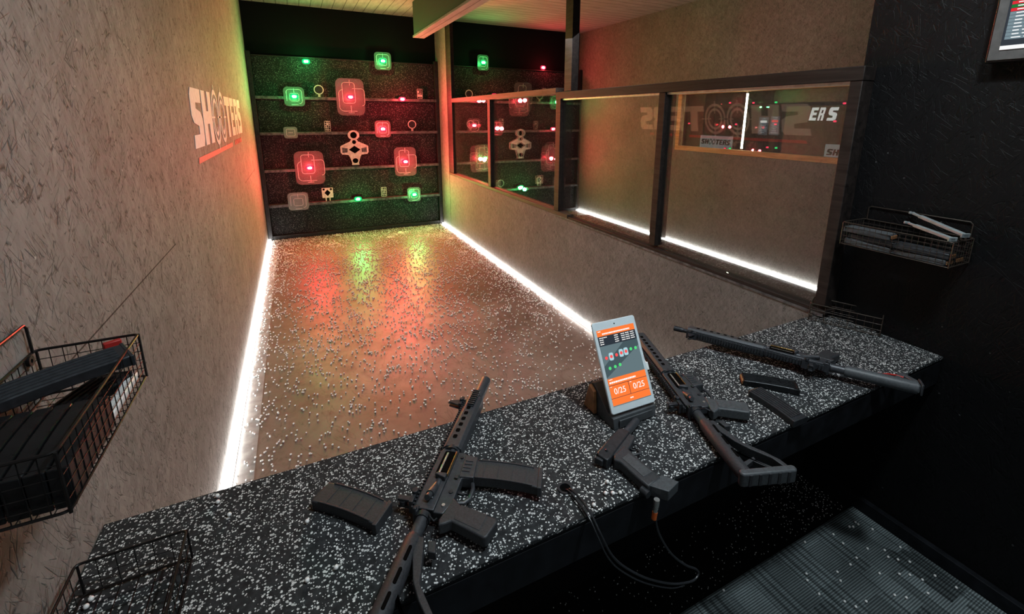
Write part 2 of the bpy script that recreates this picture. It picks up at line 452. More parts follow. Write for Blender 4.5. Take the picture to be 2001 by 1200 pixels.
# partition woodwork: posts, rails, ledge
def post(name, y0, y1, z0, z1, x1=W+.10, m='dark_wood'):
    return struct(name, MB().box((W, y0, z0), (x1, y1, z1)), m, bevel=.003)
post('trim_2', 5.72, 5.955, .955, HC, W+.05)
post('trim_3', 4.185, 4.27, .955, 2.04)
post('trim_4', 2.475, 2.56, .955, 2.04, W+.135)
post('trim_5', 2.30, 2.42, 2.062, HC, W+.07)
post('trim_6', 1.135, 1.195, .955, 2.00)
post('trim_7', -.052, 0.0, .955, 2.0, X3)
struct('trim_8', MB().box((W-.004, 2.56, 2.04), (W+.085, 5.72, 2.10)), 'sill_wood', bevel=.003)      # far rail
struct('trim_9', MB().box((W-.004, -.055, 2.0), (W+.085, 2.56, 2.06)), 'dark_wood', bevel=.003)      # near rail
struct('trim_10', MB().box((W-.006, 2.3, .917), (W+.105, 5.955, .953)), 'sill_wood', bevel=.003)      # ledge under the far panes
struct('trim_11', MB().box((W-.002, -.055, .917), (W+.25, 2.298, .937)), 'dark_wood', bevel=.002)
struct('trim_12', MB().box((W-.006, -.05, .905), (W-.001, 2.5, .918)), 'rack_metal')              # pale edge strip

def pane(name, y0, y1, z0=.953, z1=2.03, x=W+.03):
    o = struct(name, MB().box((x, y0, z0), (x+.006, y1, z1)), 'glass', smooth=0); return o
pane('window_1', 4.272, 5.72, z1=2.04)
pane('window_2', 2.562, 4.183, z1=2.04)
pane('window_3', 1.197, 2.47, .94, 2.0)
pane('window_4', 0.002, 1.133, .94, 2.0)

# window of the far wall: pine frame and pane
wn = thing('window_5', None, None); wn['kind'] = 'structure'
fx0, fx1 = X2-.012, X2+.062
MB().box((fx0, 1.478, 2.155), (fx1, 3.872, 2.213)).done('window_frame', 'pine', wn, .003)
MB().box((fx0, 1.478, 1.378), (fx1, 3.872, 1.44)).done('window_frame', 'pine', wn, .003)
MB().box((fx0, 3.80, 1.44), (fx1, 3.872, 2.155)).done('window_frame', 'pine', wn, .003)
MB().box((fx0, 1.478, 1.44), (fx1, 1.53, 2.155)).done('window_frame', 'pine', wn, .003)
MB().box((X2+.03, 1.53, 1.44), (X2+.036, 3.80, 2.155)).done('window_pane', 'glass2', wn, smooth=0)

# ------------------------------------------------------------------ LED strips
def strip(label, x0, x1, y0, y1, z0, z1, ch):
    t = thing('light_strip', label, 'light strip', ((x0+x1)/2, (y0+y1)/2, 0))
    c = t.location
    MB().box((x0-c.x, y0-c.y, z0), (x1-c.x, y1-c.y, z1)).done('diffuser', 'led_white', t, .003)
    MB().box((ch[0]-c.x, y0-c.y, ch[1]), (ch[2]-c.x, y1-c.y, ch[3])).done('channel', 'alu', t)
    return t
strip('white light strip along the floor at the foot of the left wall', .006, .034, .05, 6.38, .006, .026, (.0, .0, .040, .005))
strip('white light strip along the floor at the foot of the half-height partition', W-.030, W-.004, .05, 6.38, .006, .024, (W-.034, .0, W, .005))
strip('white light strip along the floor of the second lane behind the glass', X2-.034, X2-.004, .02, 6.38, .006, .026, (X2-.038, .0, X2, .005))
t = thing('light_tube', 'bright vertical light tube inside the pine-framed window', 'light tube', (X2+.050, 2.778, 1.441))
MB().tube([(0, 0, .02), (0, 0, .69)], .011, 10).done('tube', 'led_tube', t)
MB().tube([(0, 0, 0), (0, 0, .02)], .0135, 10).done('end_cap', 'alu', t)
MB().tube([(0, 0, .69), (0, 0, .713)], .0135, 10).done('end_cap', 'alu', t)

# ------------------------------------------------------------------ target racks
SH = [(.53, .05), (1.05, .05), (1.586, .05), (2.09, .05)]
def rack(label, x0, x1, label2=None):
    t = thing('target_rack', label, 'target rack', ((x0+x1)/2, 6.46, 0))
    cx = (x0+x1)/2; yo = 6.46
    def B(a, b): return MB().box((a[0]-cx, a[1]-yo, a[2]), (b[0]-cx, b[1]-yo, b[2]))
    zs = [.06]+[z for z, _ in SH]+[2.66]
    for i in range(5):
        B((x0+.06, 6.47, zs[i]+.0), (x1-.06, 6.485, zs[i+1]-.015)).done('back_panel', 'rubber_rack', t)
    for z, h in SH:
        B((x0+.055, 6.36, z-.03), (x1-.055, 6.47, z+.012)).done('shelf', 'rack_metal', t, .003)
    B((x0, 6.40, 0), (x0+.055, 6.50, 2.70)).done('side_post', 'rack_post', t, .003)
    B((x1-.055, 6.40, 0), (x1, 6.50, 2.70)).done('side_post', 'rack_post', t, .003)
    B((x0+.055, 6.41, 0), (x1-.055, 6.48, .06)).done('bottom_rail', 'rack_post', t, .003)
    B((x0+.055, 6.44, 2.645), (x1-.055, 6.485, 2.66)).done('top_edge', 'rack_post', t, .003)
    return t
rack('black flecked-rubber target rack with four grey shelves closing the near lane', .005, W-.005)
rack('black flecked-rubber target rack behind the partition glass in the second lane', W+.09, X2-.005)

# ------------------------------------------------------------------ targets
RX = Matrix.Rotation(PI/2, 4, 'X')       # XY drawing -> XZ plane facing -Y
YT = 6.352
YS = 6.395
def led(parent, color, w=.105, h=.066, dz=0):  # outer shape sized up to take in the LED bloom
    il = MB().prism(rrect(0, dz, w, h, h*.48), .0065, .016, RX).done('indicator_light', 'led_'+color, parent)
    MB().prism(rrect(0, dz, w*.55, h*.5, h*.24), .0155, .020, RX).done('light_core', 'led_core', il)
def lamp(parent, color, e):
    """the light the target throws into the lane, plus an added lamp for spill and bloom on its rack"""
    c = (1.0, .055, .075) if color == 'red' else (.06, 1.0, .22)
    ld = bpy.data.lights.new('target_beam', 'AREA'); ld.energy = e; ld.shape = 'DISK'; ld.size = .06; ld.color = c
    o = bpy.data.objects.new('target_beam', ld); COL.objects.link(o); o.parent = parent; o.location = (0, -.03, 0); o.rotation_euler = (PI/2, 0, 0)
    o.rotation_euler = Vector((0, -1, 0)).to_track_quat('-Z', 'Y').to_euler()
    lp = bpy.data.lights.new('target_spill_bloom', 'POINT'); lp.energy = e*(.42 if color == 'red' else .6); lp.shadow_soft_size = .03; lp.color = c  # added point lamp, imitates spill and bloom on the rack
    q = bpy.data.objects.new('target_spill_bloom', lp); COL.objects.link(q); q.parent = parent; q.location = (0, -.22, 0)
ER, EG = 27.0, 10.0
def lines(parent, w, h, depth, style):
    """etched maze-like line pattern standing just proud of the plate"""
    b = MB(); lw = .007
    def bar(x0, y0, x1, y1): b.box((min(x0, x1)-lw/2, -depth, min(y0, y1)-lw/2), (max(x0, x1)+lw/2, -depth+.004, max(y0, y1)+lw/2))
    def outline(cx, cy, ww, hh, skip=()):
        xs, ys = ww/2, hh/2; c = min(ww, hh)*.2
        segs = [(-xs+c, ys, xs-c, ys), (xs, ys-c, xs, -ys+c), (xs-c, -ys, -xs+c, -ys), (-xs, -ys+c, -xs, ys-c)]
        for i, sgm in enumerate(segs):
            if i in skip: continue
            bar(cx+sgm[0], cy+sgm[1], cx+sgm[2], cy+sgm[3])
        for i, (sx, sy) in enumerate(((1, 1), (1, -1), (-1, -1), (-1, 1))):
            if i in skip: continue
            a = [(cx+sx*(xs-c)+c*math.cos(q)*sx, 0, cy+sy*(ys-c)+c*math.sin(q)*sy) for q in [k*PI/8 for k in range(5)]]
            b.tube([(p[0], -depth+.002, p[2]) for p in a], lw*.5, 4)
    if style == 'large':
        outline(-.02*w/.4, .06*h/.54, w*.44, h*.56)
        outline(.10*w/.4, .0, w*.52, h*.46, (2, 3))
        outline(-.01, -.05*h/.54, w*.76, h*.58, (0, 1))
        bar(0, h*.46, 0, h*.32); bar(-w*.1, -h*.43, w*.1, -h*.43); bar(0, -h*.24, 0, -h*.40)
    elif style == 'small':
        outline(0, 0, w*.74, h*.74, (2,)); outline(0, -.01, w*.44, h*.40, ()); bar(0, h*.4, 0, h*.22); bar(-w*.15, -h*.42, w*.15, -h*.42)
    else:
        outline(0, 0, w*.62, h*.6); bar(-w*.15, .0, w*.15, .0)
    return b.done('etched_lines', 'etch', parent, smooth=0)
def plate_target(x, z, w, h, label, group, color=None, style='small', m='acr', e=None, ledz=0):
    if x > W and e is None: e = ER*.38 if color == 'red' else EG*.7
    t = thing('plate_target', label, 'shooting target', (x, YT, z), group=group)
    MB().prism(rrect(0, 0, w, h, min(w, h)*.2), -.006, .0, RX).done('plate', m, t)
    lines(t, w, h, .003, style)
    MB().box((-.02, .0061, -.02), (.02, .0075 if z < 2.4 or z > 2.9 else .087, .0)).done('mount', 'rack_post', t)
    if color:
        led(t, color, dz=ledz); lamp(t, color, e if e is not None else (ER if color == 'red' else EG))
    return t
def led_target(x, z, color, label, group, e=None, y=YT+.007):
    if x > W and e is None: e = ER*.38 if color == 'red' else EG*.7
    t = thing('target_light', label, 'target light', (x, y, z), group=group)  # bare LED target without a plate, not a spotlight fitting
    MB().prism(rrect(0, 0, .12, .08, .03), .0, .006, RX).done('housing', 'rack_post', t)
    led(t, color); lamp(t, color, e if e is not None else (ER if color == 'red' else EG))
    return t
def ring_target(x, z, label, group, r=.068):
    t = thing('ring_target', label, 'shooting target', (x, YS, z), group=group)
    MB().ring((0, 0), r, r*.80, 0, .006, 32, 1, RX).done('hoop', 'white_metal', t)
    MB().disc((0, 0), r*.78, .001, .004, 24, 1, RX).done('insert', 'rack_post', t)
    MB().box((-.016, -.006, -r-.035), (.016, .0, -r+.004)).done('stem', 'white_metal', t)
    return t
def patch_target(x, z, label, group, w=.085, h=.155):
    t = thing('patterned_target', label, 'shooting target', (x, YS, z), group=group)
    MB().prism(rrect(0, 0, w, h, .008), 0, .006, RX).done('plate', 'white_metal', t)
    b = MB(); rnd = random.Random(int(x*1000))
    for i in range(3):
        for j in range(5):
            cx = (i-1)*w*.30; cz = (j-2)*h*.19
            a = rnd.uniform(-.8, .8); s_ = w*rnd.uniform(.09, .14)
            if rnd.random() < .82:
                b.prism([(cx+s_*1.5*math.cos(a+q)*(1.25 if k % 2 else .7), cz+s_*1.5*math.sin(a+q)) for k, q in enumerate((0, PI/2, PI, 1.5*PI))], .0062, .0075, RX)
    b.done('dark_pattern', 'void', t, smooth=0)
    return t
def diamond_target(x, z, label, group, w=.16, h=.155):
    t = thing('diamond_target', label, 'shooting target', (x, YS, z), group=group)
    MB().prism(rrect(0, 0, w, h, .008), 0, .006, RX).done('plate', 'white_metal', t)
    b = MB(); b.prism([(-.044, 0), (0, -.05), (.044, 0), (0, .05)], .0062, .0075, RX)
    b.disc((-.052, .055), .016, .0062, .0075, 14, 1, RX); b.disc((.052, .055), .016, .0062, .0075, 14, 1, RX)
    b.done('cut_out', 'void', t, smooth=0)
    MB().box((-.035, -.006, -h/2-.05), (-.02, 0, -h/2)).box((.02, -.006, -h/2-.05), (.035, 0, -h/2)).done('stem', 'white_metal', t)
    return t
def figure_target(x, z, label, group):
    t = thing('figure_target', label, 'shooting target', (x, YT, z), group=group)
    pts = [(.055, -.255), (.05, -.22), (.075, -.14), (.095, -.10), (.185, -.09), (.205, -.06), (.205, .03), (.185, .045), (.06, .105), (.04, .135)]
    arc = [(.085*math.cos(a), .20+.075*math.sin(a)) for a in [(-40+i*20)*PI/180 for i in range(14)]]
    right = pts; left = [(-px, pz) for px, pz in pts][::-1]
    MB().prism(right+arc+left, 0, .008, RX).done('body_plate', 'white_metal', t)
    b = MB()
    b.disc((0, .20), .048, .0082, .0095, 20, 1, RX); b.disc((0, .095), .030, .0082, .0095, 16, 1, RX)
    b.prism([(-.085, -.02), (0, -.078), (.085, -.02), (0, .038)], .0082, .0095, RX)
    b.disc((0, -.19), .042, .0082, .0095, 18, .9, RX)
    b.done('cut_out', 'void', t, smooth=0)
    b = MB()
    for sx in (-1, 1):
        b.prism([(sx*.10, .0), (sx*.18, .015), (sx*.18, -.065), (sx*.105, -.06)], .0082, .0092, RX)
    b.done('side_recess', 'rack_metal', t, smooth=0)
    MB().box((-.045, .0005, -.2825), (.045, .06, -.262)).done('foot', 'rack_post', t)
    return t
GN, GF = 'targets on the near rack', 'targets on the second-lane rack'
plate_target(1.315, 2.11, .40, .54, 'large clear plate target glowing red, top centre of the near rack', GN, 'red', 'large')
plate_target(.659, 1.07, .40, .50, 'large clear plate target glowing red, left on the third shelf of the near rack', GN, 'red', 'large')
plate_target(2.084, 1.11, .35, .47, 'large clear plate target glowing red, right on the third shelf of the near rack', GN, 'red', 'large')
plate_target(.553, 2.10, .27, .27, 'small square plate target glowing green beside the left wall on the top shelf', GN, 'green')
plate_target(1.825, 2.653, .25, .26, 'small square plate target glowing green above the top shelf of the near rack', GN, 'green')
plate_target(1.759, 1.634, .24, .26, 'small square plate target glowing red on the second shelf of the near rack', GN, 'red')
plate_target(2.198, .56, .22, .24, 'small square plate target glowing green at the right of the lowest near shelf', GN, 'green')
plate_target(.456, 1.592, .18, .165, 'unlit small grey plate target at the left of the second near shelf', GN, None, 'tiny', 'acr_s')
plate_target(.457, .575, .28, .27, 'unlit square grey plate target at the left of the lowest near shelf', GN, None, 'small', 'acr_s')
led_target(.757, 2.600, 'green', 'bare green target light high on the left of the near rack', GN, y=6.469)
led_target(2.089, 2.095, 'red', 'bare red target light on the right of the top near shelf', GN)
led_target(1.308, .548, 'green', 'bare green target light on the lowest near shelf', GN)
ring_target(.887, 2.2065, 'round hoop target on the top near shelf', GN)
ring_target(2.231, 1.7025, 'round hoop target on the second near shelf', GN)
patch_target(2.381, 2.185, 'small black and white patterned target at the right end of the top near shelf', GN)
patch_target(.961, 1.68, 'small black and white patterned target on the second near shelf', GN)
patch_target(1.718, .63, 'small black and white patterned target on the lowest near shelf', GN)
diamond_target(.874, .671, 'white square target with a dark diamond on the lowest near shelf', GN)
figure_target(1.315, 1.345, 'white figure-shaped target with round head in the middle of the near rack', GN)
# second lane
plate_target(3.468, 2.718, .20, .25, 'small square plate target glowing green above the second-lane rack', GF, 'green')
plate_target(4.223, 2.175, .35, .50, 'unlit large clear plate target crossing the rail line of the second lane', GF, None, 'large')
plate_target(3.28, 1.684, .23, .24, 'small square plate target glowing red behind the farthest glass pane', GF, 'red')
plate_target(3.47, 1.12, .36, .48, 'large clear plate target with a green light behind the farthest glass pane', GF, 'green', 'large')
plate_target(4.86, 1.14, .36, .48, 'unlit large clear plate target half hidden by the post of the second glass pane', GF, None, 'large')
led_target(4.717, 2.715, 'red', 'bare red target light high on the right of the second-lane rack', GF, y=6.539)
led_target(3.668, 2.188, 'red', 'bare red target light just above the far partition rail', GF)
led_target(4.847, 1.613, 'red', 'bare red target light behind the right edge of the second glass pane', GF)
led_target(4.187, .558, 'green', 'bare green target light low behind the second glass pane', GF)
ring_target(3.22, 2.2065, 'round hoop target above the far partition rail in the second lane', GF)
ring_target(3.792, .6465, 'round hoop target low beside the post of the second glass pane', GF)
patch_target(4.671, 2.28, 'small patterned target above the rail at the right of the second lane', GF, .075, .13)
patch_target(3.81, 1.72, 'small patterned target high behind the second glass pane', GF)
patch_target(4.588, .64, 'small patterned target low behind the second glass pane', GF)
figure_target(4.185, 1.345, 'white figure-shaped target seen through the second glass pane', GF)

# ------------------------------------------------------------------ wall lettering
def letter(ch):
    """polygons in a unit cell (x 0..1, y 0..1)"""
    if ch == 'S': return [[(.0, .88), (.12, 1), (1, 1), (.97, .76), (.44, .76), (.42, .66), (.84, .60), (1, .48), (1, .12), (.88, 0), (.0, 0), (.03, .22), (.56, .22), (.57, .36), (.14, .42), (.0, .54)]]
    if ch == 'H': return [[(0, 0), (0, 1), (.38, 1), (.38, .62), (.62, .62), (.62, 1), (1, 1), (1, 0), (.62, 0), (.62, .38), (.38, .38), (.38, 0)]]
    if ch == 'T': return [[(0, 1), (1.05, 1), (1.05, .78), (.70, .78), (.70, 0), (.32, 0), (.32, .78), (0, .78)]]
    if ch == 'E': return [[(0, 0), (0, 1), (.95, 1), (.95, .78), (.38, .78), (.38, .61), (.85, .61), (.85, .41), (.38, .41), (.38, .22), (.95, .22), (.95, 0)]]
    if ch == 'R': return [[(0, 0), (0, 1), (.36, 1), (.36, 0)], [(.36, 1), (.88, 1), (1, .9), (1, .80), (.36, .80)], [(.66, .80), (1, .80), (1, .56), (.9, .46), (.66, .46)], [(.36, .56), (.66, .56), (.66, .40), (.36, .40)], [(.62, .40), (.66, .46), (.9, .46), (1, .36), (1, 0), (.62, 0)]]
    return []
def lettering(b, ch, x0, w, z0, h, mt, shear=.16, t=.002):
    if ch == 'O':
        S_ = Matrix(((1, shear, 0, 0), (0, 1, 0, 0), (0, 0, 1, 0), (0, 0, 0, 1)))
        mm = mt @ S_; cx, cz = x0+w/2, z0+h/2; k = h*1.06/w
        b.ring((cx, cz), w*.55, w*.46, 0, t, 36, k, mm); b.ring((cx, cz), w*.38, w*.30, 0, t, 30, k, mm)
        for (ax, az, bx_, bz) in ((-.68, 0, -.2, 0), (.2, 0, .68, 0)):
            b.prism([(cx+ax*w, cz-.018*h), (cx+bx_*w, cz-.018*h), (cx+bx_*w, cz+.018*h), (cx+ax*w, cz+.018*h)], t*1.02, t*1.4, mm)
        for (az, bz) in ((-.68, -.2), (.2, .68)):
            b.prism([(cx-.025*w, cz+az*h), (cx+.025*w, cz+az*h), (cx+.025*w, cz+bz*h), (cx-.025*w, cz+bz*h)], t*1.02, t*1.4, mm)
        return b
    for poly in letter(ch):
        b.prism([(x0+px*w+shear*(z0+pz*h), z0+pz*h) for px, pz in poly], 0, t, mt)
    return b
# local drawing plane: x along +Y of the world, y up, extrusion towards +X
ML = Matrix(((0, 0, 1, 0), (1, 0, 0, 0), (0, 1, 0, 0), (0, 0, 0, 1)))
lg = thing('wall_lettering', 'white stencilled wall lettering with two crosshair rings over a red underline on the left wall', 'wall lettering', (.001, 1.86, 1.655))
cells = [('S', .0, .34), ('H', .37, .36), ('O', .77, .31), ('O', 1.12, .31), ('T', 1.46, .34), ('E', 1.84, .27), ('R', 2.14, .30), ('S', 2.46, .28)]
for ch, x0, w in cells:
    lettering(MB(), ch, x0, w, 0, .335, ML).done('letter', 'logo_white', lg, smooth=0)
b = MB(); b.prism([(.03, -.085), (1.72, -.085), (1.73, -.052), (.05, -.052)], 0, .002, ML); b.done('underline', 'logo_red', lg, smooth=0)
b = MB()
for i in range(5):
    x0 = 1.92+i*.13
    b.prism([(x0, -.085), (x0+.028, -.085), (x0+.034, -.042), (x0+.006, -.042)], 0, .002, ML)
    b.prism([(x0+.05, -.085), (x0+.078, -.085), (x0+.084, -.042), (x0+.056, -.042)], 0, .002, ML)
    if i != 2: b.prism([(x0+.034, -.07), (x0+.05, -.07), (x0+.05, -.058), (x0+.034, -.058)], 0, .002, ML)
b.done('small_red_letters', 'logo_red', lg, smooth=0)

# ------------------------------------------------------------------ third lane seen through the pine window
MT = Matrix(((0, 0, -1, 0), (-1, 0, 0, 0), (0, 1, 0, 0), (0, 0, 0, 1)))     # drawing x -> -Y, facing -X
def signboard(y, z, label):
    t = thing('sign_board', label, 'sign', (8.245, y, z), group='white sign boards in the third lane')
    MB().prism(rrect(0, 0, .82, .26, .006), 0, .006, MT).done('board', 'sign_white', t, smooth=0)
    b = MB(); x = -.37
    for ch, w in (('S', .085), ('H', .085), ('O', .075), ('O', .075), ('T', .085), ('E', .07), ('R', .08), ('S', .075)):
        lettering(b, ch, x, w, -.045, .10, Matrix.Translation((-.006, 0, 0)) @ MT, .16, .002); x += w+.013
    b.done('lettering', 'void', t, smooth=0)
    return t
M['sign_white'] = emit('glowing_white_board', (.62, .64, .66), .28, False)  # board brightness put in as emission, no lamp behind it
M['sign_bright'] = emit('glowing_white_letters', (.95, .95, .95), .75, False)  # letters glow by emission in place of light falling on them
signboard(5.55, 1.345, 'white sign board with dark lettering left of the light tube in the window')
signboard(2.93, 1.30, 'white sign board with dark lettering cut by the right end of the window')
t = thing('wall_lettering', 'short bright white lettering seen through the right half of the pine window', 'wall lettering', (8.245, 3.68, 1.80))
b = MB()
for ch, x0, w in (('E', .0, .12), ('R', .14, .09), ('S', .29, .14)): lettering(b, ch, x0, w, 0, .21, MT, .16)
b.done('letter', 'sign_bright', t, smooth=0)
def poster(y, z, w, h, label, c1):
    t = thing('wall_poster', label, 'poster', (8.245, y, z))
    MB().prism(rrect(0, 0, w, h, .004), 0, .006, MT).done('sheet', 'tv_dk', t, smooth=0)
    b = MB(); rnd = random.Random(int(w*1e4))
    for i in range(9):
        ww = w*rnd.uniform(.3, .8); zz = h*(.42-.1*i)
        b.prism([(-ww/2, zz), (ww/2, zz), (ww/2, zz+h*.035), (-ww/2, zz+h*.035)], .0062, .007, MT)
    b.done('print', 'tv_gr', t, smooth=0)
    b = MB(); b.prism(rrect(0, h*.25, w*.7, h*.12, .01), .0072, .008, MT); b.done('heading', c1, t, smooth=0)
    return t
poster(4.51, 1.69, .19, .32, 'dark poster with pale print right of the light tube', 'sign_bright')
poster(4.285, 1.70, .18, .33, 'dark poster with reddish heading beside the pale-print poster', 'tv_rd')
for i, (y, z, c, lab) in enumerate(((6.30, 1.712, 'red', 'left end of the pine window'), (5.287, 2.122, 'red', 'left of the tube near the top of the pine window'), (4.76, 2.11, 'red', 'just right of the tube near the top of the pine window'),
      (4.305, 2.109, 'green', 'top middle of the pine window'), (5.091, 1.712, 'red', 'left of the tube at half height of the pine window'), (4.26, 1.727, 'red', 'over the posters in the pine window'), (3.14, 2.066, 'red', 'top right of the pine window'),
      (2.973, 2.04, 'green', 'extreme top right of the pine window'), (3.244, 1.792, 'red', 'right of the short white lettering'), (5.295, 1.236, 'red', 'lower edge of the pine window left of the tube'), (5.173, 1.243, 'green', 'lower edge of the pine window left of the tube'),
      (4.364, 1.313, 'red', 'lower edge of the pine window right of the tube'), (4.191, 1.314, 'green', 'lower edge of the pine window right of the tube'))):
    t = thing('target_light', f'small {c} target light at the {lab}' if not lab.startswith(('over', 'left of', 'just', 'right of')) else f'small {c} target light {lab}', 'target light', (8.24, y, z), (0, 0, -PI/2), 'reflected target lights in the pine window')  # glow set on the wall, stands in for a reflected lane LED
    MB().prism(rrect(0, 0, .06, .045, .018), -.003, .008, RX).done('housing', 'rack_post', t)
    MB().prism(rrect(0, 0, .045, .03, .012), .008, .02, RX).done('indicator_light', 'led_'+c, t)

# ------------------------------------------------------------------ counter
ct = thing('counter', 'long black counter topped with white-flecked rubber across the lane mouth', 'counter', (1.39, -.25, 0))
c0 = Vector((1.39, -.25, 0))
def CB(a, b): return MB().box(tuple(Vector(a)-c0), tuple(Vector(b)-c0))
top = MB()
x0, x1 = .002, X3-.002
CB((x0, YF, ZC-.012), (x1, -.001, ZC)).done('rubber_top', 'rubber_top', ct, .002)
CB((x0, YF+.003, ZC-.022), (x1, -.003, ZC-.013)).done('top_board', 'fascia', ct, .001)
CB((x0, YF+.002, ZC-.125), (x1, YF+.022, ZC-.023)).done('fascia', 'fascia', ct, .002)
CB((x0, -.03, .0), (X3-.002, -.004, ZC-.024)).done('support_panel', 'black_paint', ct)

# carpet
tag(MB().box((-.0, -3.2, -.05), (X3-.03, -.297, .002)).done('carpet', 'carpet'), 'grey ribbed carpet tiles on the floor in front of the counter', 'carpet')

# ------------------------------------------------------------------ white pellets
def ico(r, sub=1):
    me = bpy.data.meshes.new('pellet'); bm = bmesh.new(); bmesh.ops.create_icosphere(bm, subdivisions=sub, radius=r); bm.to_mesh(me); bm.free()
    for p in me.polygons: p.use_smooth = True
    me.materials.append(M['pellet']); return me
def scatter(name, pts, r, label):
    base = bmesh.new(); bmesh.ops.create_icosphere(base, subdivisions=1, radius=1.0)
    bv = [v.co.copy() for v in base.verts]; bf = [[v.index for v in f.verts] for f in base.faces]; base.free()
    V, F = [], []
    for (x, y, z, s) in pts:
        o = len(V); V += [(x+v.x*s, y+v.y*s, z+v.z*s) for v in bv]; F += [[o+i for i in f] for f in bf]
    me = bpy.data.meshes.new(name); me.from_pydata(V, [], F); me.materials.append(M['pellet'])
    for p in me.polygons: p.use_smooth = True
    o = bpy.data.objects.new(name, me); COL.objects.link(o)
    return tag(o, label, 'pellets', kind='stuff')
rnd = random.Random(11)
pts = []
clusters = [(rnd.uniform(.2, 2.6), rnd.uniform(.1, 6.3), rnd.uniform(.05, .35)) for _ in range(150)]
def dens(x, y):
    back = max(0, (y-3.2)/3.2); left = math.exp(-x/.28); right = math.exp(-(W-x)/.30)
    d = .26+.55*back**1.5+.30*left+.55*right*(.4+y/6)
    return min(1, d)
n = 0
while n < 12000:
    if rnd.random() < .25:
        c = rnd.choice(clusters); x = rnd.gauss(c[0], c[2]*.4); y = rnd.gauss(c[1], c[2]*.5)
    else:
        x = rnd.uniform(.05, W-.04); y = rnd.uniform(.02, 6.39)
    if not (.05 < x < W-.04 and .02 < y < 6.39) or rnd.random() > dens(x, y): continue
    if rnd.random() > .62 and y < 2.2: continue
    s = rnd.choice((.0056, .0064, .0070))
    pts.append((x, y, s, s)); n += 1
scatter('pellet_scatter', pts, .005, 'thousands of white plastic pellets strewn over the brown lane floor')
pts = []
while len(pts) < 520:
    x = rnd.uniform(.9, 2.72); y = rnd.uniform(-.285, -.04)
    if rnd.random() > .25+.75*max(0, (x-1.9)/.8)**2: continue
    pts.append((x, y, .0024, .0024))
scatter('pellet_scatter', pts, .003, 'small white pellets strewn over the black floor strip under the counter')
pm = ico(.0052, 2)
def pellet(x, y, z, label, group):
    o = bpy.data.objects.new('pellet', pm); COL.objects.link(o); o.location = (x, y, z)
    return tag(o, label, 'pellet', group)
for x, y in [(2.614, -.361), (2.665, -.359), (2.664, -.372), (2.629, -.369), (2.695, -.416), (2.498, -.399), (2.568, -.461), (2.478, -.465), (2.422, -.471), (2.627, -.499), (2.605, -.523), (2.705, -.521), (2.629, -.548), (2.662, -.576), (2.339, -.466), (2.312, -.494), (2.49, -.547), (2.561, -.585), (2.596, -.606), (2.216, -.414), (2.192, -.433), (2.18, -.488), (2.241, -.55), (2.259, -.581), (2.317, -.587), (2.445, -.623), (2.475, -.649), (2.618, -.64), (2.572, -.678), (2.685, -.654), (2.702, -.717), (1.852, -.31), (2.352, -.32), (2.506, -.352)]:
    pellet(x, y, .0075, 'white plastic pellet lying on the grey carpet', 'pellets on the carpet')
for x, y in [(1.123, -.454), (1.140, -.462), (1.158, -.469), (1.15, -.425), (1.075, -.471), (.434, -.209), (.430, -.365), (.486, -.362), (.232, -.026), (.236, -.049), (.266, -.105), (.043, -.217), (.040, -.232), (1.776, -.091)]:
    pellet(x, y, ZC+.0053, 'white plastic pellet lying on the flecked counter top', 'pellets on the counter')

# ------------------------------------------------------------------ magazines
def curve_mag(length, w, bend, n=10):
    """side outline of a curved box magazine, x along length, slight bow"""
    up, lo = [], []
    for i in range(n+1):
        s_ = i/n; x = (s_-.5)*length; y = -bend*(s_-.25)**2*4*.5
        up.append((x, y+w/2)); lo.append((x, y-w/2))
    return up, lo
def mag_steel(label, loc, rotz, group='loose magazines on the counter', m='gloss_black', name='rifle_magazine'):
    t = thing(name, label, 'magazine', loc, (0, 0, rotz), group)
    up, lo = curve_mag(.175, .060, .010)
    MB().prism(up+lo[::-1], 0, .022).done('body', m, t, .0025)
    for k in range(5):
        off = -.021+.0105*k
        b = MB(); pts = [(p[0]+.004, (p[1]+q[1])/2+off, .0222) for p, q in zip(up[:-1], lo[:-1])]
        b.tube(pts, .0030, 8); b.done('rib', m, t)
    y_ = (up[-1][1]+lo[-1][1])/2
    MB().box((.085, y_-.032, -.0), (.0915, y_+.032, .023)).done('base_plate', m, t, .0015)
    y0 = (up[0][1]+lo[0][1])/2
    MB().box((-.092, y0-.024, .004), (-.0873, y0+.022, .018)).done('follower', 'stand_glow_follower', t, .001)
    return t
def mag_poly(label, loc, rotz, group='loose magazines on the counter'):
    t = thing('rifle_magazine', label, 'magazine', loc, (0, 0, rotz), group)
    add_poly_mag(t, Matrix.Identity(4)); return t
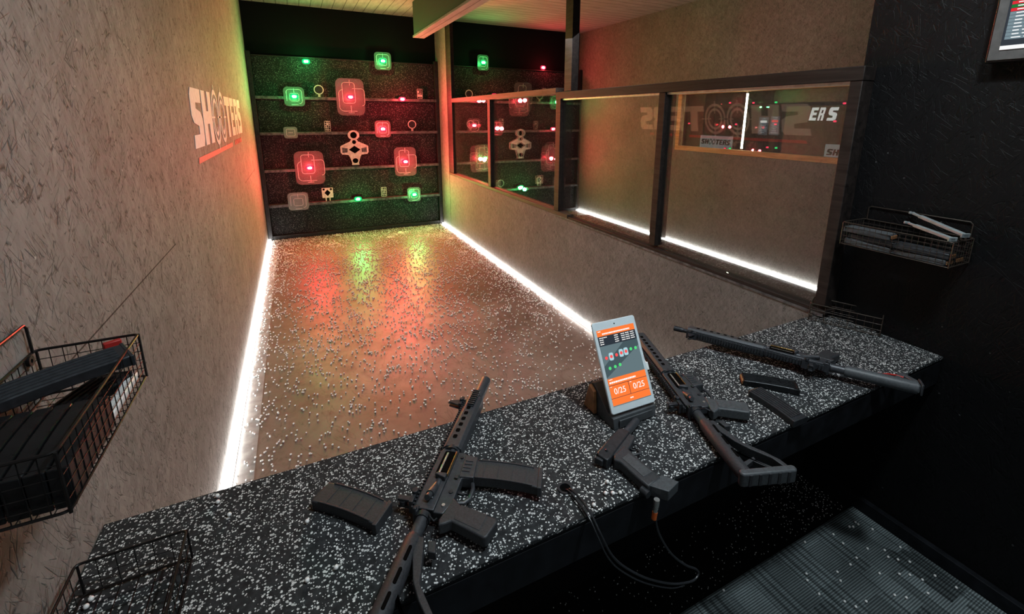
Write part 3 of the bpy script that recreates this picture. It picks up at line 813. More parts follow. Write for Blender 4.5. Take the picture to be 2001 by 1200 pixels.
def add_poly_mag(t, mt, part=False):
    up, lo = curve_mag(.188, .064, .012)
    def P(poly, z0, z1, name, m, bev=.0015): return MB().prism(poly, z0, z1, mt).done(name, m, t, bev)
    if not part:
        P(up+lo[::-1], 0, .026, 'body', 'poly', .003)
    tgt = t
    for k in (2, 4, 6, 8):
        MB().prism([(up[k][0]-.0012, up[k][1]-.004), (up[k][0]+.0012, up[k][1]-.004), (lo[k][0]+.0012, lo[k][1]+.004), (lo[k][0]-.0012, lo[k][1]+.004)], .0255, .0268, mt).done('cross_rib', 'poly', tgt)
    e = [(p[0], p[1]-.004) for p in up]; MB().prism(up[1:10]+e[1:10][::-1], .025, .0285, mt).done('edge_rib', 'poly', tgt, .001)
    e = [(p[0], p[1]+.004) for p in lo]; MB().prism(lo[1:10]+e[1:10][::-1], .025, .0285, mt).done('edge_rib', 'poly', tgt, .001)
    yb = (up[-1][1]+lo[-1][1])/2
    P([(.088, yb-.036), (.099, yb-.035), (.099, yb+.034), (.088, yb+.036)], -.0, .0285, 'base_plate', 'poly')
    y0 = (up[0][1]+lo[0][1])/2
    P([(-.099, y0-.022), (-.094, y0-.024), (-.094, y0+.024), (-.099, y0+.02)], .004, .022, 'feed_lips', 'poly')

mag_poly('black ribbed polymer magazine lying left of the nearest rifle', (.537, -.214, ZC+.001), math.radians(-43))
mag_steel('glossy black steel magazine nearest to the right-hand rifle', (1.948, -.310, ZC+.001), math.radians(-42.5))
mag_steel('matt black steel magazine poking over the counter edge right of the middle rifle', (1.853, -.412, ZC+.001), math.radians(-92), m='gun')

# ------------------------------------------------------------------ rifles (x muzzle, y sights, z = side facing up)
def picatinny(t, x0, x1, y, zc=0, w=.021, name='top_rail', m='gun'):
    b = MB(); b.box((x0, y, zc-w*.34), (x1, y+.0055, zc+w*.34))
    n_ = int((x1-x0)/.0102)
    for i in range(n_):
        xx = x0+.0025+i*(x1-x0-.004)/max(1, n_)
        b.box((xx, y+.0045, zc-w/2), (xx+.0056, y+.010, zc+w/2))
    return b.done(name, m, t, .0006, 1)
def oct_tube(x0, x1, ry, rz, cy=0, ch=.36):
    """chamfered box section extruded along x"""
    pr = []
    for (sy, sz) in ((1, 1), (-1, 1), (-1, -1), (1, -1)):
        a = (sy*ry, sz*rz*(1-ch)); c = (sy*ry*(1-ch), sz*rz)
        pr += [a, c] if sy*sz > 0 else [c, a]
    mt = Matrix(((0, 0, 1, 0), (1, 0, 0, cy), (0, 1, 0, 0), (0, 0, 0, 1)))
    return MB().prism(pr, x0, x1, mt)

def receiver(t, gm='gun2'):
    # upper with rail
    b = MB(); b.prism([(0, -.022), (.205, -.022), (.205, .022), (.19, .027), (.01, .027), (0, .020)], -.0155, .0155)
    b.tube([(.03, -.004, .012), (.205, -.004, .012)], .0085, 10)
    b.done('upper_receiver', gm, t, .002)
    picatinny(t, .002, .203, .027)
    # ejection port, bolt, dust cover
    MB().prism(rrect(.145, -.003, .085, .030, .005), .0150, .0206).done('ejection_port', 'void', t)
    MB().tube([(.108, .003, .0145), (.182, .003, .0145)], .0068, 12).done('bolt', 'steel', t)
    MB().prism([(.104, -.0215), (.186, -.0215), (.186, -.0185), (.104, -.0185)], .016, .0245).done('dust_cover', 'brass', t, .0006)
    MB().prism([(.088, -.020), (.104, -.020), (.104, .006), (.097, .010)], .013, .028).done('brass_deflector', gm, t, .002)
    # forward assist
    b = MB(); b.tube([(.080, -.002, .010), (.035, .000, .0235)], [.009, .0105], 12); b.tube([(.036, 0, .0232), (.020, .001, .028)], .0075, 12)
    b.done('forward_assist', gm, t)
    # lower with magazine well and trigger guard
    b = MB(); b.prism([(-.004, -.022), (-.004, -.046), (.030, -.058), (.108, -.058), (.112, -.088), (.184, -.080), (.188, -.050), (.196, -.040), (.196, -.022)], -.0135, .0135)
    b.prism([(.108, -.050), (.112, -.0885), (.184, -.0805), (.187, -.045)], -.0165, .0165)
    b.done('lower_receiver', gm, t, .002)
    for k in range(4):
        MB().box((.128+.012*k, -.072, .0165), (.132+.012*k, -.052, .0182)).done('well_groove', gm, t)
    g_ = [(.040, -.056), (.046, -.082), (.060, -.092), (.092, -.092), (.108, -.086)]
    MB().tube([(x, y, 0) for x, y in g_], .0055, 8).done('trigger_guard', gm, t)
    MB().prism([(.070, -.056), (.078, -.056), (.074, -.070), (.078, -.082), (.073, -.082), (.068, -.070)], -.003, .003).done('trigger', 'gun', t, .001)
    for (x, y) in ((.018, -.040), (.176, -.038)): MB().disc((x, y), .0042, .0135, .0170, 14).done('pin', 'steel' if x < .1 else 'gun', t)
    MB().disc((.060, -.045), .0055, .0135, .0160, 14).done('selector', 'gun', t)
    MB().box((.100, -.050, .0165), (.112, -.040, .0190)).done('magazine_catch', 'gun', t, .001)
    b = MB(); b.box((-.012, .014, -.018), (.006, .026, .018)); b.box((-.014, .016, -.026), (-.004, .024, .026)); b.done('charging_handle', 'gun', t, .002)
def grip(t, m, fat=1.0, ang=0.0):
    poly = [(.046, -.056), (.020, -.052), (-.020, -.042), (-.036, -.046), (-.030, -.058), (-.020, -.072), (-.034, -.112), (-.050, -.156), (-.046, -.163), (-.002, -.178), (.005, -.171), (.012, -.135), (.013, -.112), (.018, -.092), (.032, -.074)]
    MB().prism(poly, -.0145*fat, .0145*fat).done('pistol_grip', m, t, .006, 3)
    MB().prism([(-.014, -.076), (.026, -.082), (.010, -.150), (-.034, -.142)], .0143*fat, .0154*fat).done('grip_panel', m, t, .001)
def sight_rear(t, x=.012):
    b = MB(); b.box((x, .036, -.017), (x+.045, .046, .017)); b.box((x+.008, .046, -.012), (x+.022, .078, -.006)); b.box((x+.008, .046, .006), (x+.022, .078, .012))
    b.ring((x+.015, .066), .010, .005, -.006, .006, 16); b.tube([(x+.03, .041, .015), (x+.03, .041, .024)], .008, 10)
    b.done('rear_sight', 'gun', t, .001)
def sight_front(t, x):
    b = MB(); b.box((x-.02, .036, -.016), (x+.02, .046, .016)); b.prism([(x-.016, .046), (x+.012, .046), (x+.004, .082), (x-.006, .082)], -.009, -.004)
    b.prism([(x-.016, .046), (x+.012, .046), (x+.004, .082), (x-.006, .082)], .004, .009); b.tube([(x, .05, 0), (x, .088, 0)], .002, 6)
    b.tube([(x, .041, .014), (x, .041, .022)], .0065, 10)
    b.done('front_sight', 'gun', t, .001)
def buffer(t, x=-.10):
    MB().tube([(x, 0, 0), (-.012, 0, 0)], .0148, 20).done('buffer_tube', 'gun2', t)
    MB().tube([(-.018, 0, 0), (-.004, 0, 0)], .0185, 14).done('castle_nut', 'gun', t, .001)
    b = MB(); b.tube([(-.010, -.016, .012), (-.024, -.022, .022), (-.030, -.034, .018), (-.018, -.036, .012)], .0022, 6); b.done('sling_loop', 'gun', t)
def stock_open(t, m='poly', xe=-.285):
    """skeleton stock: round spine, lower strut, butt pad"""
    b = MB(); b.tube([(-.062, 0, 0), (-.075, 0, 0), (xe+.03, -.002, 0), (xe+.01, -.004, 0)], [.0165, .0200, .0205, .0195], 18)
    b.done('spine', m, t)
    b = MB()
    b.prism([(-.068, -.012), (-.068, -.026), (-.112, -.040), (-.168, -.056), (-.215, -.100), (-.245, -.122), (xe+.008, -.132), (xe+.008, -.118), (-.238, -.104), (-.200, -.066), (-.165, -.040), (-.120, -.020), (-.100, -.012)], -.0125, .0125)
    b.done('lower_strut', m, t, .002)
    b = MB(); b.prism([(-.190, -.018), (-.200, -.018), (-.246, -.070), (xe+.012, -.100), (xe+.012, -.086), (-.245, -.056)], -.007, .007)
    b.prism([(xe+.03, -.016), (xe+.045, -.016), (-.222, -.060), (-.232, -.060)], -.007, .007)
    b.done('inner_brace', m, t, .001)
    b = MB()
    for k in range(3): b.prism(rrect(-.115-.05*k, -.008, .034, .007, .003), .0170, .0205)
    b.done('spine_slots', 'void', t)
    b = MB(); b.prism([(-.10, -.046), (-.075, -.038), (-.072, -.055), (-.10, -.064)], -.008, .012); b.done('adjust_lever', m, t, .002)
    pad = MB(); pad.prism(rrect(xe, -.060, .022, .158, .010), -.0205, .0205); pad.done('butt_pad', 'poly_grey', t, .005, 3)
    b = MB()
    for k in range(5): b.box((xe-.0128, -.118+.027*k, -.017), (xe-.0105, -.110+.027*k, .017))
    b.done('pad_groove', 'poly', t, .0006)
def handguard(t, x0, x1, holes='slot', rail=True, m='gun'):
    oct_tube(x0, x1, .0265, .0235, .0).done('handguard', 'gun2', t, .0015)
    if rail: picatinny(t, x0+.002, x1-.002, .0262)
    b = MB(); n_ = int((x1-x0-.05)/.027)
    for i in range(n_):
        x = x0+.04+i*.027
        if holes == 'slot': b.prism(rrect(x, .004, .015, .012, .004), .0232, .0241)
        else: b.disc((x, -.002), .0072, .0232, .0241, 14)
        mt = Matrix.Translation((0, .0215, .0175)) @ Matrix.Rotation(-PI/4, 4, 'X')
        b.prism(rrect(x, 0, .015, .007, .003), -.0005, .0009, mt)
        mt = Matrix.Translation((0, -.0215, .0175)) @ Matrix.Rotation(PI/4, 4, 'X')
        b.prism(rrect(x, 0, .015, .007, .003), -.0005, .0009, mt)
    b.done('vent_slots', 'void', t, smooth=0)
    MB().tube([(x0-.006, 0, 0), (x0+.006, 0, 0)], .0245, 16).done('barrel_nut', 'gun', t)

def place_rifle(label, x, y, ang, z, roll=0, pitch=0):
    t = thing('rifle', label, 'rifle', (x, y, z), group='rifles on the counter')
    t.rotation_mode = 'QUATERNION'
    q = Matrix.Rotation(ang, 3, 'Z') @ Matrix.Rotation(pitch, 3, 'Y') @ Matrix.Rotation(roll, 3, 'X')
    t.rotation_quaternion = q.to_quaternion()
    return t
# nearest rifle, magazine fitted
r1 = place_rifle('black rifle with magazine fitted, nearest to the left end of the counter', .686, -.334, math.radians(54.1), ZC+.0265)
receiver(r1); grip(r1, 'poly'); sight_rear(r1); buffer(r1); stock_open(r1)
handguard(r1, .205, .445); sight_front(r1, .425)
MB().tube([(.43, 0, 0), (.46, 0, 0), (.462, -.002, 0)], [.010, .010, .0175], 18).done('barrel', 'gun', r1)
MB().tube([(.456, -.002, 0), (.458, -.002, 0), (.572, -.002, 0), (.574, -.002, 0)], [.014, .0185, .0185, .015], 22).done('muzzle_tube', 'gun2', r1)
mb = MB(); mb.box((.385, -.010, .0225), (.470, .010, .028))
for i in range(8): mb.box((.388+.0102*i, -.0105, .028), (.3935+.0102*i, .0105, .033))
mb.done('side_rail', 'gun', r1, .0006, 1)
mm = Matrix.Translation((.151, -.162, -.0130)) @ Matrix.Rotation(-PI/2+.06, 4, 'Z')
mroot = MB(); up, lo = curve_mag(.188, .064, .012); mroot.prism(up+lo[::-1], 0, .026, mm); mg = mroot.done('magazine', 'poly', r1, .003)
add_poly_mag(mg, mm, True)
# middle rifle
r2 = place_rifle('black rifle without magazine between the tablet and the loose steel magazines', 1.566, -.325, math.radians(70.3), ZC+.0265)
receiver(r2); grip(r2, 'poly_grey', 1.1); sight_rear(r2); buffer(r2); stock_open(r2, 'poly')
handguard(r2, .205, .500); sight_front(r2, .47)
MB().tube([(.49, 0, 0), (.555, 0, 0)], .0095, 14).done('barrel', 'gun', r2)
MB().tube([(.548, 0, 0), (.585, 0, 0)], .0112, 14).done('muzzle_brake', 'gun', r2)
# right rifle, slim stock
r3 = place_rifle('black rifle with long perforated handguard lying nearest to the right wall', 2.193, -.360, math.radians(120.2), ZC+.043, math.radians(9))
receiver(r3); grip(r3, 'poly'); sight_rear(r3, .03); buffer(r3)
handguard(r3, .205, .500, 'round'); sight_front(r3, .478)
MB().tube([(.49, 0, 0), (.53, 0, 0)], .0088, 14).done('barrel', 'gun', r3)
mb = MB(); mb.tube([(.52, 0, 0), (.530, 0, 0), (.560, 0, 0)], [.0095, .0112, .0112], 12)
for k in range(5): mb.tube([(.532+.006*k, 0, 0), (.534+.006*k, 0, 0)], .0118, 12)
mb.done('flash_hider', 'gun', r3)
MB().tube([(-.060, -.0, 0), (-.070, -.0, 0), (-.225, -.008, 0), (-.268, -.012, 0)], [.019, .0212, .0222, .0222], 20).done('stock_tube', 'poly_grey', r3)
mb = MB(); mb.prism([(-.268, .008), (-.276, .004), (-.276, -.060), (-.245, -.110), (-.226, -.110), (-.206, -.030), (-.198, -.022), (-.215, -.02), (-.238, -.080), (-.256, -.050), (-.256, -.02)], -.0135, .0135)
mb.done('stock_toe', 'poly_grey', r3, .003)
MB().prism([(-.276, .012), (-.284, .006), (-.284, -.058), (-.276, -.064)], -.020, .020).done('butt_pad', 'poly', r3, .003)
mb = MB(); mb.tube([(-.17, -.034, .010), (-.19, -.045, .014), (-.215, -.060, .012), (-.236, -.055, .012)], .0035, 6); mb.disc((-.165, -.032), .006, .004, .014, 10)
mb.done('sling_strap', 'red_poly', r3)

# ------------------------------------------------------------------ pistol with air hose adapter
pt = thing('pistol', 'black pistol with a box adapter in the grip lying in front of the tablet', 'pistol', (1.172, -.378, ZC+.0175), (0, 0, math.radians(25.3)))
mb = MB(); mb.prism([(0, -.010), (.004, .020), (.012, .028), (.135, .028), (.150, .020), (.150, -.006), (.02, -.012)], -.0145, .0145); mb.done('slide', 'gun', pt, .003)
MB().tube([(.138, .008, 0), (.222, .008, 0), (.226, .008, 0)], [.0125, .0128, .0110], 18).done('barrel_shroud', 'gun2', pt)
MB().prism([(.15, .012), (.222, .012), (.222, .0165), (.15, .0165)], -.006, .006).done('front_rib', 'gun', pt, .001)
MB().prism([(.03, -.034), (.032, -.010), (.142, -.006), (.142, -.026), (.120, -.030), (.085, -.034)], -.0125, .0125).done('frame', 'poly', pt, .003)
MB().prism([(.0, .014), (.006, .0282), (.072, .0298), (.076, .0282)], -.010, .010).done('rear_cover', 'orange_dim', pt, .001) if False else MB().box((.008, .0275, -.010), (.085, .0305, .010)).done('top_plate', 'gun2', pt, .001)
MB().box((-.006, .002, -.009), (.004, .026, .009)).done('cocking_piece', 'gun', pt, .002)
mb = MB(); mb.tube([(.078, -.030, 0), (.082, -.052, 0), (.096, -.062, 0), (.116, -.056, 0), (.126, -.042, 0), (.124, -.026, 0)], .004, 8); mb.done('trigger_guard', 'poly', pt)
MB().prism([(.096, -.026), (.104, -.026), (.099, -.038), (.103, -.048), (.098, -.048), (.093, -.038)], -.003, .003).done('trigger', 'gun', pt, .001)
MB().prism([(.086, -.020), (.030, -.014), (.014, -.022), (.018, -.040), (-.004, -.098), (-.016, -.136), (.034, -.150), (.046, -.118), (.070, -.052)], -.0150, .0150).done('grip', 'poly', pt, .005, 3)
MB().prism([(.060, -.044), (.032, -.038), (.006, -.112), (.036, -.124)], .0148, .0160).done('grip_panel', 'poly_grey', pt, .001)
MB().prism([(-.012, -.128), (.045, -.146), (.050, -.190), (.002, -.182)], -.0160, .0135).done('adapter_box', 'poly_grey', pt, .0015)
MB().tube([(-.016, -.118, -.004), (-.022, -.140, -.004)], .010, 14).done('hose_port', 'gun', pt)
MB().tube([(.030, .010, .0148), (.034, .010, .0158)], .004, 10).done('lever', 'gun', pt)

# air hose: from the grommet over the edge, loop, up to the pistol grip
def spline(ps, n=10):
    out = []; P = [Vector(p) for p in ps]; P = [P[0]*2-P[1]]+P+[P[-1]*2-P[-2]]
    for i in range(1, len(P)-2):
        for k in range(n):
            s_ = k/n; a, b_, c, d = P[i-1:i+3]
            out.append(.5*((2*b_)+(c-a)*s_+(2*a-5*b_+4*c-d)*s_*s_+(3*b_-a-3*c+d)*s_**3))
    out.append(P[-2]); return out
ah = thing('air_hose', 'thin black air hose looping from the counter hole over the edge to the pistol', 'hose', (1.2, -.5, ZC))
o_ = Vector((1.2, -.5, ZC))
path = [(1.043, -.393, .888), (1.046, -.410, .906), (1.050, -.452, .909), (1.048, -.500, .908), (1.056, -.530, .875), (1.082, -.540, .815), (1.128, -.540, .752), (1.205, -.540, .675), (1.300, -.540, .605), (1.375, -.538, .570), (1.405, -.534, .572), (1.400, -.530, .590), (1.352, -.530, .632), (1.291, -.530, .704), (1.240, -.530, .797), (1.2225, -.530, .868), (1.224, -.530, .900)]
MB().tube([p-o_ for p in spline(path)], .0030, 8).done('hose', 'hose', ah)
path2 = [(1.037, -.388, .888), (1.040, -.408, .903), (1.042, -.454, .905), (1.041, -.502, .903), (1.049, -.531, .868), (1.074, -.541, .808), (1.119, -.541, .745), (1.196, -.541, .667), (1.290, -.541, .597), (1.345, -.541, .575)]
MB().tube([p-o_ for p in spline(path2)], .0020, 6).done('side_wire', 'hose', ah)
MB().tube([Vector(p)-o_ for p in ((1.2225, -.530, .868), (1.2235, -.531, .890), (1.2240, -.531, .905))], [.0062, .0075, .0075], 12).done('steel_coupling', 'steel', ah)
MB().tube([Vector(p)-o_ for p in ((1.2215, -.529, .846), (1.2225, -.530, .868))], .0068, 12).done('orange_collar', 'orange_poly', ah)
gr = thing('cable_grommet', 'dark ring round the cable hole in the counter top', 'grommet', (1.040, -.391, ZC))
MB().ring((0, 0), .020, .014, -.002, .0035, 22).done('rim', 'gun', gr)
MB().disc((0, 0), .0142, -.001, .0008, 18).done('hole', 'void', gr)

# ------------------------------------------------------------------ tablet on its stand
tb = thing('tablet', 'white tablet showing an orange score screen, propped on a dark stand', 'tablet', (1.293, -.253, ZC+.047), (math.radians(61.4), 0, math.radians(-1.2)))
TW, TH = .170, .283
MB().prism(rrect(TW/2, TH/2, TW, TH, .008), -.009, 0).done('casing', 'tab_body', tb, .002)
MB().disc((TW/2, TH-.014), .0022, .0001, .0006, 12).done('front_camera', 'void', tb)
sx0, sx1, sy0, sy1 = .011, TW-.011, .022, TH-.026
def SR(x0, y0, x1, y1, z=.0004): return MB().prism([(sx0+(sx1-sx0)*x0, sy0+(sy1-sy0)*y0), (sx0+(sx1-sx0)*x1, sy0+(sy1-sy0)*y0), (sx0+(sx1-sx0)*x1, sy0+(sy1-sy0)*y1), (sx0+(sx1-sx0)*x0, sy0+(sy1-sy0)*y1)], z-.0003, z)
screen = SR(0, 0, 1, 1).done('screen', 's_gr', tb, smooth=0)
def on(mb_, m, name): return mb_.done(name, m, screen, smooth=0)
on(SR(0, .915, 1, 1, .0008), 's_or', 'header_bar')
on(SR(0, .785, 1, .915, .0008), 's_dk', 'score_table')
mb = MB(); P_ = lambda x, y: (sx0+(sx1-sx0)*x, sy0+(sy1-sy0)*y)
mb.prism([P_(.0, .37), P_(.0, .52), P_(.62, .785), P_(1, .785), P_(1, .70)], .0005, .0008); on(mb, 's_gr2', 'diagonal_band')
on(SR(0, 0.01, 1, .355, .0008), 's_or', 'score_buttons')
mb = SR(0, .262, 1, .268, .0011); mb.box((*P_(.495, .10), .0008), (*P_(.505, .262), .0011)); 
for yy in (.098,): mb.box((*P_(0, yy), .0008), (*P_(1, yy+.005), .0011))
on(mb, 's_dk', 'divider')
tm = lambda x, y: Matrix.Translation((sx0+(sx1-sx0)*x, sy0+(sy1-sy0)*y, .0013))
for x in (.25, .75): on(text_mb('0/25', .026, tm(x, .18)), 's_wh', 'score_text')
mb = MB(); rn = random.Random(3)
def dashes(x0, x1, y, h):
    x = x0
    while x < x1:
        w = rn.uniform(.018, .05); mb.box((*P_(x, y), .0010), (*P_(min(x+w, x1), y+h), .0013)); x += w+.008
dashes(.03, .10, .975, .012); dashes(.13, .86, .934, .020)
on(mb, 's_wh', 'header_text'); mb = MB()
for r in range(4):
    y = .892-.028*r
    dashes(.03, .03+(.20 if r == 0 else .10), y-.004, .012)
    for cx in (.42, .60, .72, .85): dashes(cx, cx+.10, y-.004, .012)
on(mb, 's_wh', 'table_text'); mb = MB()
dashes(.03, .12, .335, .010); dashes(.03, .72, .290, .022); dashes(.03, .07, .245, .008); dashes(.53, .58, .245, .008); dashes(.46, .54, .045, .016)
on(mb, 's_wh', 'button_text')
for k, (x, y, c, big) in enumerate(((.10, .625, 'rd', 0), (.23, .63, 'rd', 1), (.37, .635, 'rd', 0), (.50, .645, 'rd', 1), (.63, .65, 'rd', 1), (.77, .665, 'gn', 0), (.90, .665, 'gn', 0), (.13, .485, 'gn', 0), (.27, .49, 'gn', 0), (.40, .50, 'gn', 0))):
    cx, cy = P_(x, y)
    if big:
        mb = MB(); mb.prism(rrect(cx, cy, .0165, .024, .005), .0008, .0010); on(mb, 's_bl', 'target_icon')
    mb = MB(); mb.disc((cx, cy), .0052, .0008, .0013, 12); on(mb, 's_'+c, 'target_icon')
MB().box((TW, .10, -.007), (TW+.010, .125, -.002)).done('plug', 'white_poly', tb, .001)
ts = thing('tablet_stand', 'dark wedge stand with orange light painted on one side holding up the white tablet', 'stand', (1.293, -.264, ZC))
MS = Matrix(((0, 0, 1, 0), (1, 0, 0, 0), (0, 1, 0, 0), (0, 0, 0, 1)))
MB().prism([(0, 0.0005), (.006, .036), (.028, .037), (.034, .036), (.115, .100), (.128, .098), (.155, .0005)], .001, .169, MS).done('body', 'stand', ts, .002)
MB().prism([(.09, .004), (.098, .080), (.125, .094), (.150, .004)], -.012, .0005, MS).done('side_block', 'stand_glow_follower', ts, .002)
MB().box((.02, -.003, .004), (.15, .002, .030)).done('front_lip', 'stand', ts, .001)

# ------------------------------------------------------------------ wire baskets (x along the wall, y out of the wall)
def basket(label, loc, rotz, l, d, h, hang=True, m='wire', cell=.021, r=.0008, group='wire baskets'):
    t = thing('wire_basket', label, 'basket', loc, (0, 0, rotz), group)
    def rect(z, ins=0): return [(ins, .004+ins, z), (l-ins, .004+ins, z), (l-ins, d-ins, z), (ins, d-ins, z)]
    def rounded(ps, rad=.012):
        out = []; n_ = len(ps)
        for i in range(n_):
            p = Vector(ps[i]); a = (Vector(ps[i-1])-p).normalized(); c = (Vector(ps[(i+1) % n_])-p).normalized()
            for k in range(5):
                s_ = k/4; q = (p+a*rad)*(1-s_)**2+2*p*s_*(1-s_)+(p+c*rad)*s_*s_; out.append(q)
        return out
    MB().tube(rounded(rect(h)), .0027, 7, closed=True).done('rim', m, t)
    MB().tube(rounded(rect(.0025)), .0022, 6, closed=True).done('base_frame', m, t)
    mb = MB()
    nx, nd, nz = max(2, round(l/cell)), max(2, round(d/cell)), max(2, round(h/cell))
    def wire(a, b_): mb.tube([a, b_], r, 4, caps=False)
    for i in range(1, nx):
        x = l*i/nx; wire((x, .004, 0), (x, d, 0)); wire((x, d, 0), (x, d, h)); wire((x, .004, 0), (x, .004, h))
    for j in range(1, nd):
        y = .004+(d-.004)*j/nd; wire((0, y, 0), (l, y, 0)); wire((0, y, 0), (0, y, h)); wire((l, y, 0), (l, y, h))
    for k in range(1, nz):
        z = h*k/nz; wire((0, .004, z), (l, .004, z)); wire((0, d, z), (l, d, z)); wire((0, .004, z), (0, d, z)); wire((l, .004, z), (l, d, z))
    mb.done('wire_mesh', m, t)
    for x in (0, l):
        for y in (.006, d): MB().tube([(x, y, 0), (x, y, h)], .0024, 6).done('corner_wire', m, t)
    if hang:
        mb = MB(); mb.tube([(.012, .006, h), (.012, .006, h+.052), (.02, .006, h+.060), (l-.02, .006, h+.060), (l-.012, .006, h+.052), (l-.012, .006, h)], .0026, 7); mb.done('hanger_loop', m, t)
        MB().ring((.030, h-.008), .010, .004, -.010, -.004, 16, 1, RX).done('screw_eye', m, t)
    return t
basket('black wire basket full of magazines hung on the left wall', (0.001, -.098, 1.297), -PI/2, .385, .163, .098)
basket('black wire basket full of magazines hung on the dark right wall', (X3-.001, -.497, 1.30), PI/2, .385, .163, .098, m='wire_d')
basket('empty black wire basket standing on the left end of the counter', (0.022, -.20, ZC+.004), -PI/2, .285, .185, .075, False, 'wire', .03)
ang = math.atan2(-.233, .154)
basket('empty black wire basket standing on the right end of the counter', (2.622, -.028, ZC+.004), math.radians(-66), .275, .105, .082, False, 'wire_d', .03)
bpy.context.view_layer.update()

# magazines inside the baskets: standing on edge or lying in the pile
def mag_in(label, loc, rot, m, group):
    o = mag_steel(label, loc, 0, group, m); o.rotation_euler = rot; return o
GL, GRT = 'magazines in the left basket', 'magazines in the right basket'
src = None
for i in range(6):
    x = .030+i*.0245
    o = mag_in(['black magazine standing on edge against the left wall in the left basket', 'black magazine standing on edge, second from the left wall in the left basket', 'black magazine standing on edge, third from the left wall in the left basket',
                'black magazine standing on edge, fourth from the left wall in the left basket', 'black magazine standing on edge, fifth from the left wall in the left basket', 'black magazine standing on edge along the front of the left basket'][i],
               (x+.011, -.372, 1.336), (PI/2, 0, -PI/2), 'gloss_black', GL)
mag_in('broad black magazine lying across the far end on top of the left basket pile', (.080, -.200, 1.369), (math.radians(6), math.radians(-4), math.radians(28)), 'gun', GL)
mag_in('black magazine lying under the broad one at the far end of the left basket', (.085, -.20, 1.305), (0, 0, math.radians(75)), 'gloss_black', GL)
mb = thing('speed_loader', 'pale grey loader strip lying low along the front of the left basket', 'loader', (.146, -.20, 1.301), (0, 0, PI/2))
MB().box((-.085, -.009, 0), (.085, .009, .016)).done('body', 'white_poly', mb, .003); MB().box((.085, -.006, .003), (.098, .006, .012)).done('tip', 'white_poly', mb, .002)
mb = thing('plastic_block', 'small red plastic block standing at the far end of the left basket', 'block', (.125, -.113, 1.365), (0, 0, .5))
MB().box((-.014, -.006, -.03), (.014, .006, .03)).done('block', 'red_poly', mb, .002); MB().box((-.010, -.0075, .0), (.010, -.0055, .02)).done('face_plate', 'red_poly', mb)
for i, (x, y, z, rz, m) in enumerate(((2.652, -.215, 1.304, 92, 'poly_grey'), (2.655, -.225, 1.329, 88, 'gloss_black'), (2.66, -.200, 1.354, 93, 'poly_grey'), (2.655, -.395, 1.304, 90, 'poly_grey'), (2.652, -.40, 1.329, 94, 'gun'), (2.735, -.21, 1.304, 90, 'gloss_black'), (2.735, -.395, 1.304, 89, 'gloss_black'))):
    mag_in(['grey magazine at the bottom far front of the right basket', 'black magazine in the middle of the far front pile of the right basket', 'grey magazine on top of the far front pile of the right basket', 'grey magazine at the bottom near front of the right basket',
            'black magazine on the near front pile of the right basket', 'black magazine at the far back of the right basket by the wall', 'black magazine at the near back of the right basket by the wall'][i], (x, y, z, ), (0, 0, math.radians(rz)), m, GRT)
def rod(label, a, b_):
    a, b_ = Vector(a), Vector(b_); d = b_-a; ln = d.length
    t = thing('loading_rod', label, 'loading rod', a, group='pale rods on the right basket')
    t.rotation_mode = 'QUATERNION'; t.rotation_quaternion = d.to_track_quat('X', 'Z')
    MB().box((0.05, -.009, -.006), (ln, .009, .006)).done('body', 'grey_rod', t, .002)
    MB().box((0, -.005, -.004), (.052, .005, .004)).box((.006, -.011, -.004), (.014, .011, .004)).done('plunger', 'grey_rod', t, .001)
    MB().box((ln-.006, -.016, -.008), (ln, .016, .008)).done('end_flange', 'grey_rod', t, .001)
rod('pale grey loading rod leaning highest against the dark wall in the right basket', (2.764, -.285, 1.462), (2.662, -.512, 1.425))
rod('pale grey loading rod resting on the rim of the right basket below the other rod', (2.728, -.290, 1.425), (2.630, -.490, 1.409))

# ------------------------------------------------------------------ wall screen
tv = thing('wall_screen', 'wall-mounted screen with red, green and grey rows at the top of the dark right wall', 'screen', (X3, -.74, 2.42))
MB().box((-.060, -.31, -.385), (-.004, .31, .385)).done('casing', 'gloss_black', tv, .004)
MB().box((-.064, -.305, -.378), (-.0605, .303, .378)).done('bezel', 'tv_bezel', tv, .001)
MB().box((-.066, -.285, -.345), (-.0645, .275, .36)).done('display', 'tv_dk', tv, smooth=0)
disp = tv.children[-1]
def TR(y0, y1, z0, z1, m, name='row'): MB().box((-.0675, y0, z0), (-.0665, y1, z1)).done(name, m, disp, smooth=0)
TR(-.285, .275, -.345, -.332, 'tv_wh', 'bottom_bar')
z = -.312
for i in range(34):
    m = 'tv_gr' if i < 8 else ('tv_rd' if i % 2 == 0 else 'tv_gn')
    TR(-.285, .268, z, z+.0100, m); z += .0112
mb = MB(); z = -.312; rn = random.Random(5)
for i in range(34):
    y = .252
    while y > -.27:
        w = rn.uniform(.012, .03); mb.box((-.0685, y-w, z+.0035), (-.0676, y, z+.0068)); y -= w+.008
    z += .0112
mb.done('row_print', 'tv_wh', disp, smooth=0)

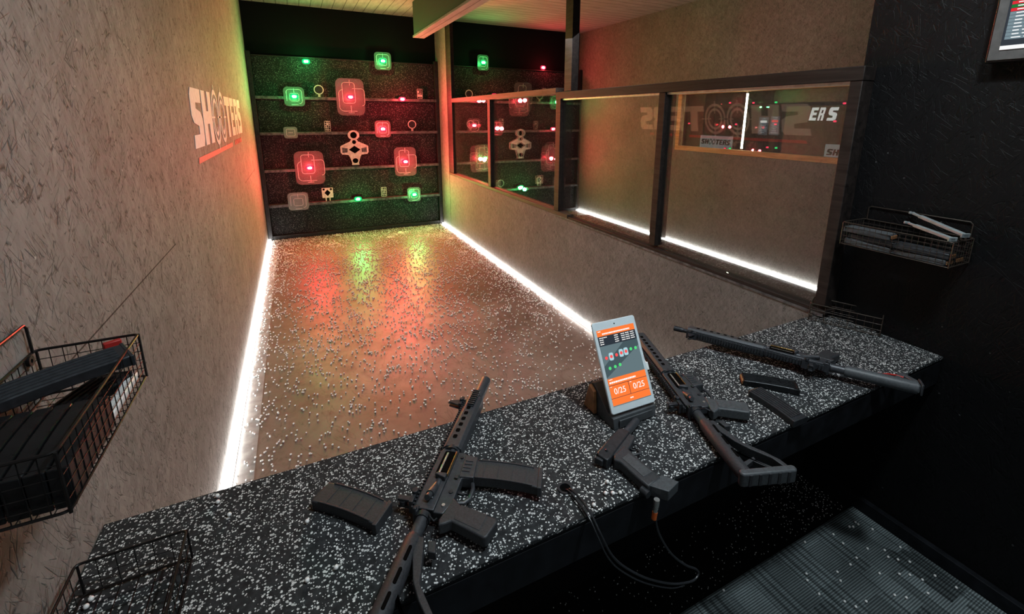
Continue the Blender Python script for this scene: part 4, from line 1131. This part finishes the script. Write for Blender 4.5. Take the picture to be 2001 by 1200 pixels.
# ------------------------------------------------------------------ lights
def area(name, loc, target, size, energy, col, size_y=None, spread=None):
    ld = bpy.data.lights.new(name, 'AREA'); ld.energy = energy; ld.color = col; ld.shape = 'RECTANGLE'; ld.size = size; ld.size_y = size_y or size
    if spread: ld.spread = spread
    o = bpy.data.objects.new(name, ld); COL.objects.link(o); o.location = loc
    o.rotation_euler = (Vector(target)-Vector(loc)).to_track_quat('-Z', 'Y').to_euler(); return o
area('front_light', (1.67, -1.02, 3.2), (1.75, -.35, .6), .14, 33, (.86, .96, 1.0))
area('fill_light', (1.3, -3.0, 1.9), (1.9, -.2, .3), 1.5, 7, (.85, .95, 1.0))
area('counter_fill', (1.45, -.30, 3.25), (1.45, -.24, .9), .5, 14, (.90, .97, 1.0), .25)  # added soft fill over the counter, besides the main front lamp
area('lane_fill', (1.25, 2.2, 3.3), (1.25, 2.6, 0), 1.0, 19, (1.0, .90, .86), 2.6, spread=1.7)  # added fill to brighten the lane floor, not a fixture
area('second_lane_fill', (3.7, 2.2, 3.25), (5.5, 2.4, .9), .8, 17, (.95, .97, 1.0), 3.2)  # added fill aimed at the far wall to brighten it
area('third_lane_fill', (6.9, 3.6, 3.3), (7.9, 4.2, 1.5), 1.0, 34, (.92, .96, 1), 2.0)  # added fill so the third lane shows through the window
wd = bpy.data.worlds.new('World'); scene.world = wd; wd.use_nodes = True
wd.node_tree.nodes['Background'].inputs[0].default_value = (.55, .6, .65, 1); wd.node_tree.nodes['Background'].inputs[1].default_value = .010

# ------------------------------------------------------------------ camera
cd = bpy.data.cameras.new('camera'); cam = bpy.data.objects.new('camera', cd); COL.objects.link(cam)
yaw, pitch, roll = -.4629, -.2320, .0057
cam.matrix_world = Matrix.Translation((.49572, -1.24146, 1.84194)) @ (Matrix.Rotation(yaw, 4, 'Z') @ Matrix.Rotation(PI/2+pitch, 4, 'X') @ Matrix.Rotation(roll, 4, 'Z'))
cd.sensor_width = 36; cd.lens = 36*893.1/2001
cd.shift_x = (1000.5-1027.0)/2001; cd.shift_y = (438.3-600)/2001
cd.clip_start = .02; cd.clip_end = 60
scene.camera = cam
cy = scene.cycles
cy.max_bounces = 6; cy.diffuse_bounces = 3; cy.glossy_bounces = 4; cy.transmission_bounces = 3; cy.transparent_max_bounces = 12
cy.use_adaptive_sampling = True; cy.adaptive_threshold = .055; cy.adaptive_min_samples = 16
scene.view_settings.view_transform = 'Standard'
scene.view_settings.look = 'Medium High Contrast'
scene.view_settings.exposure = -0.24
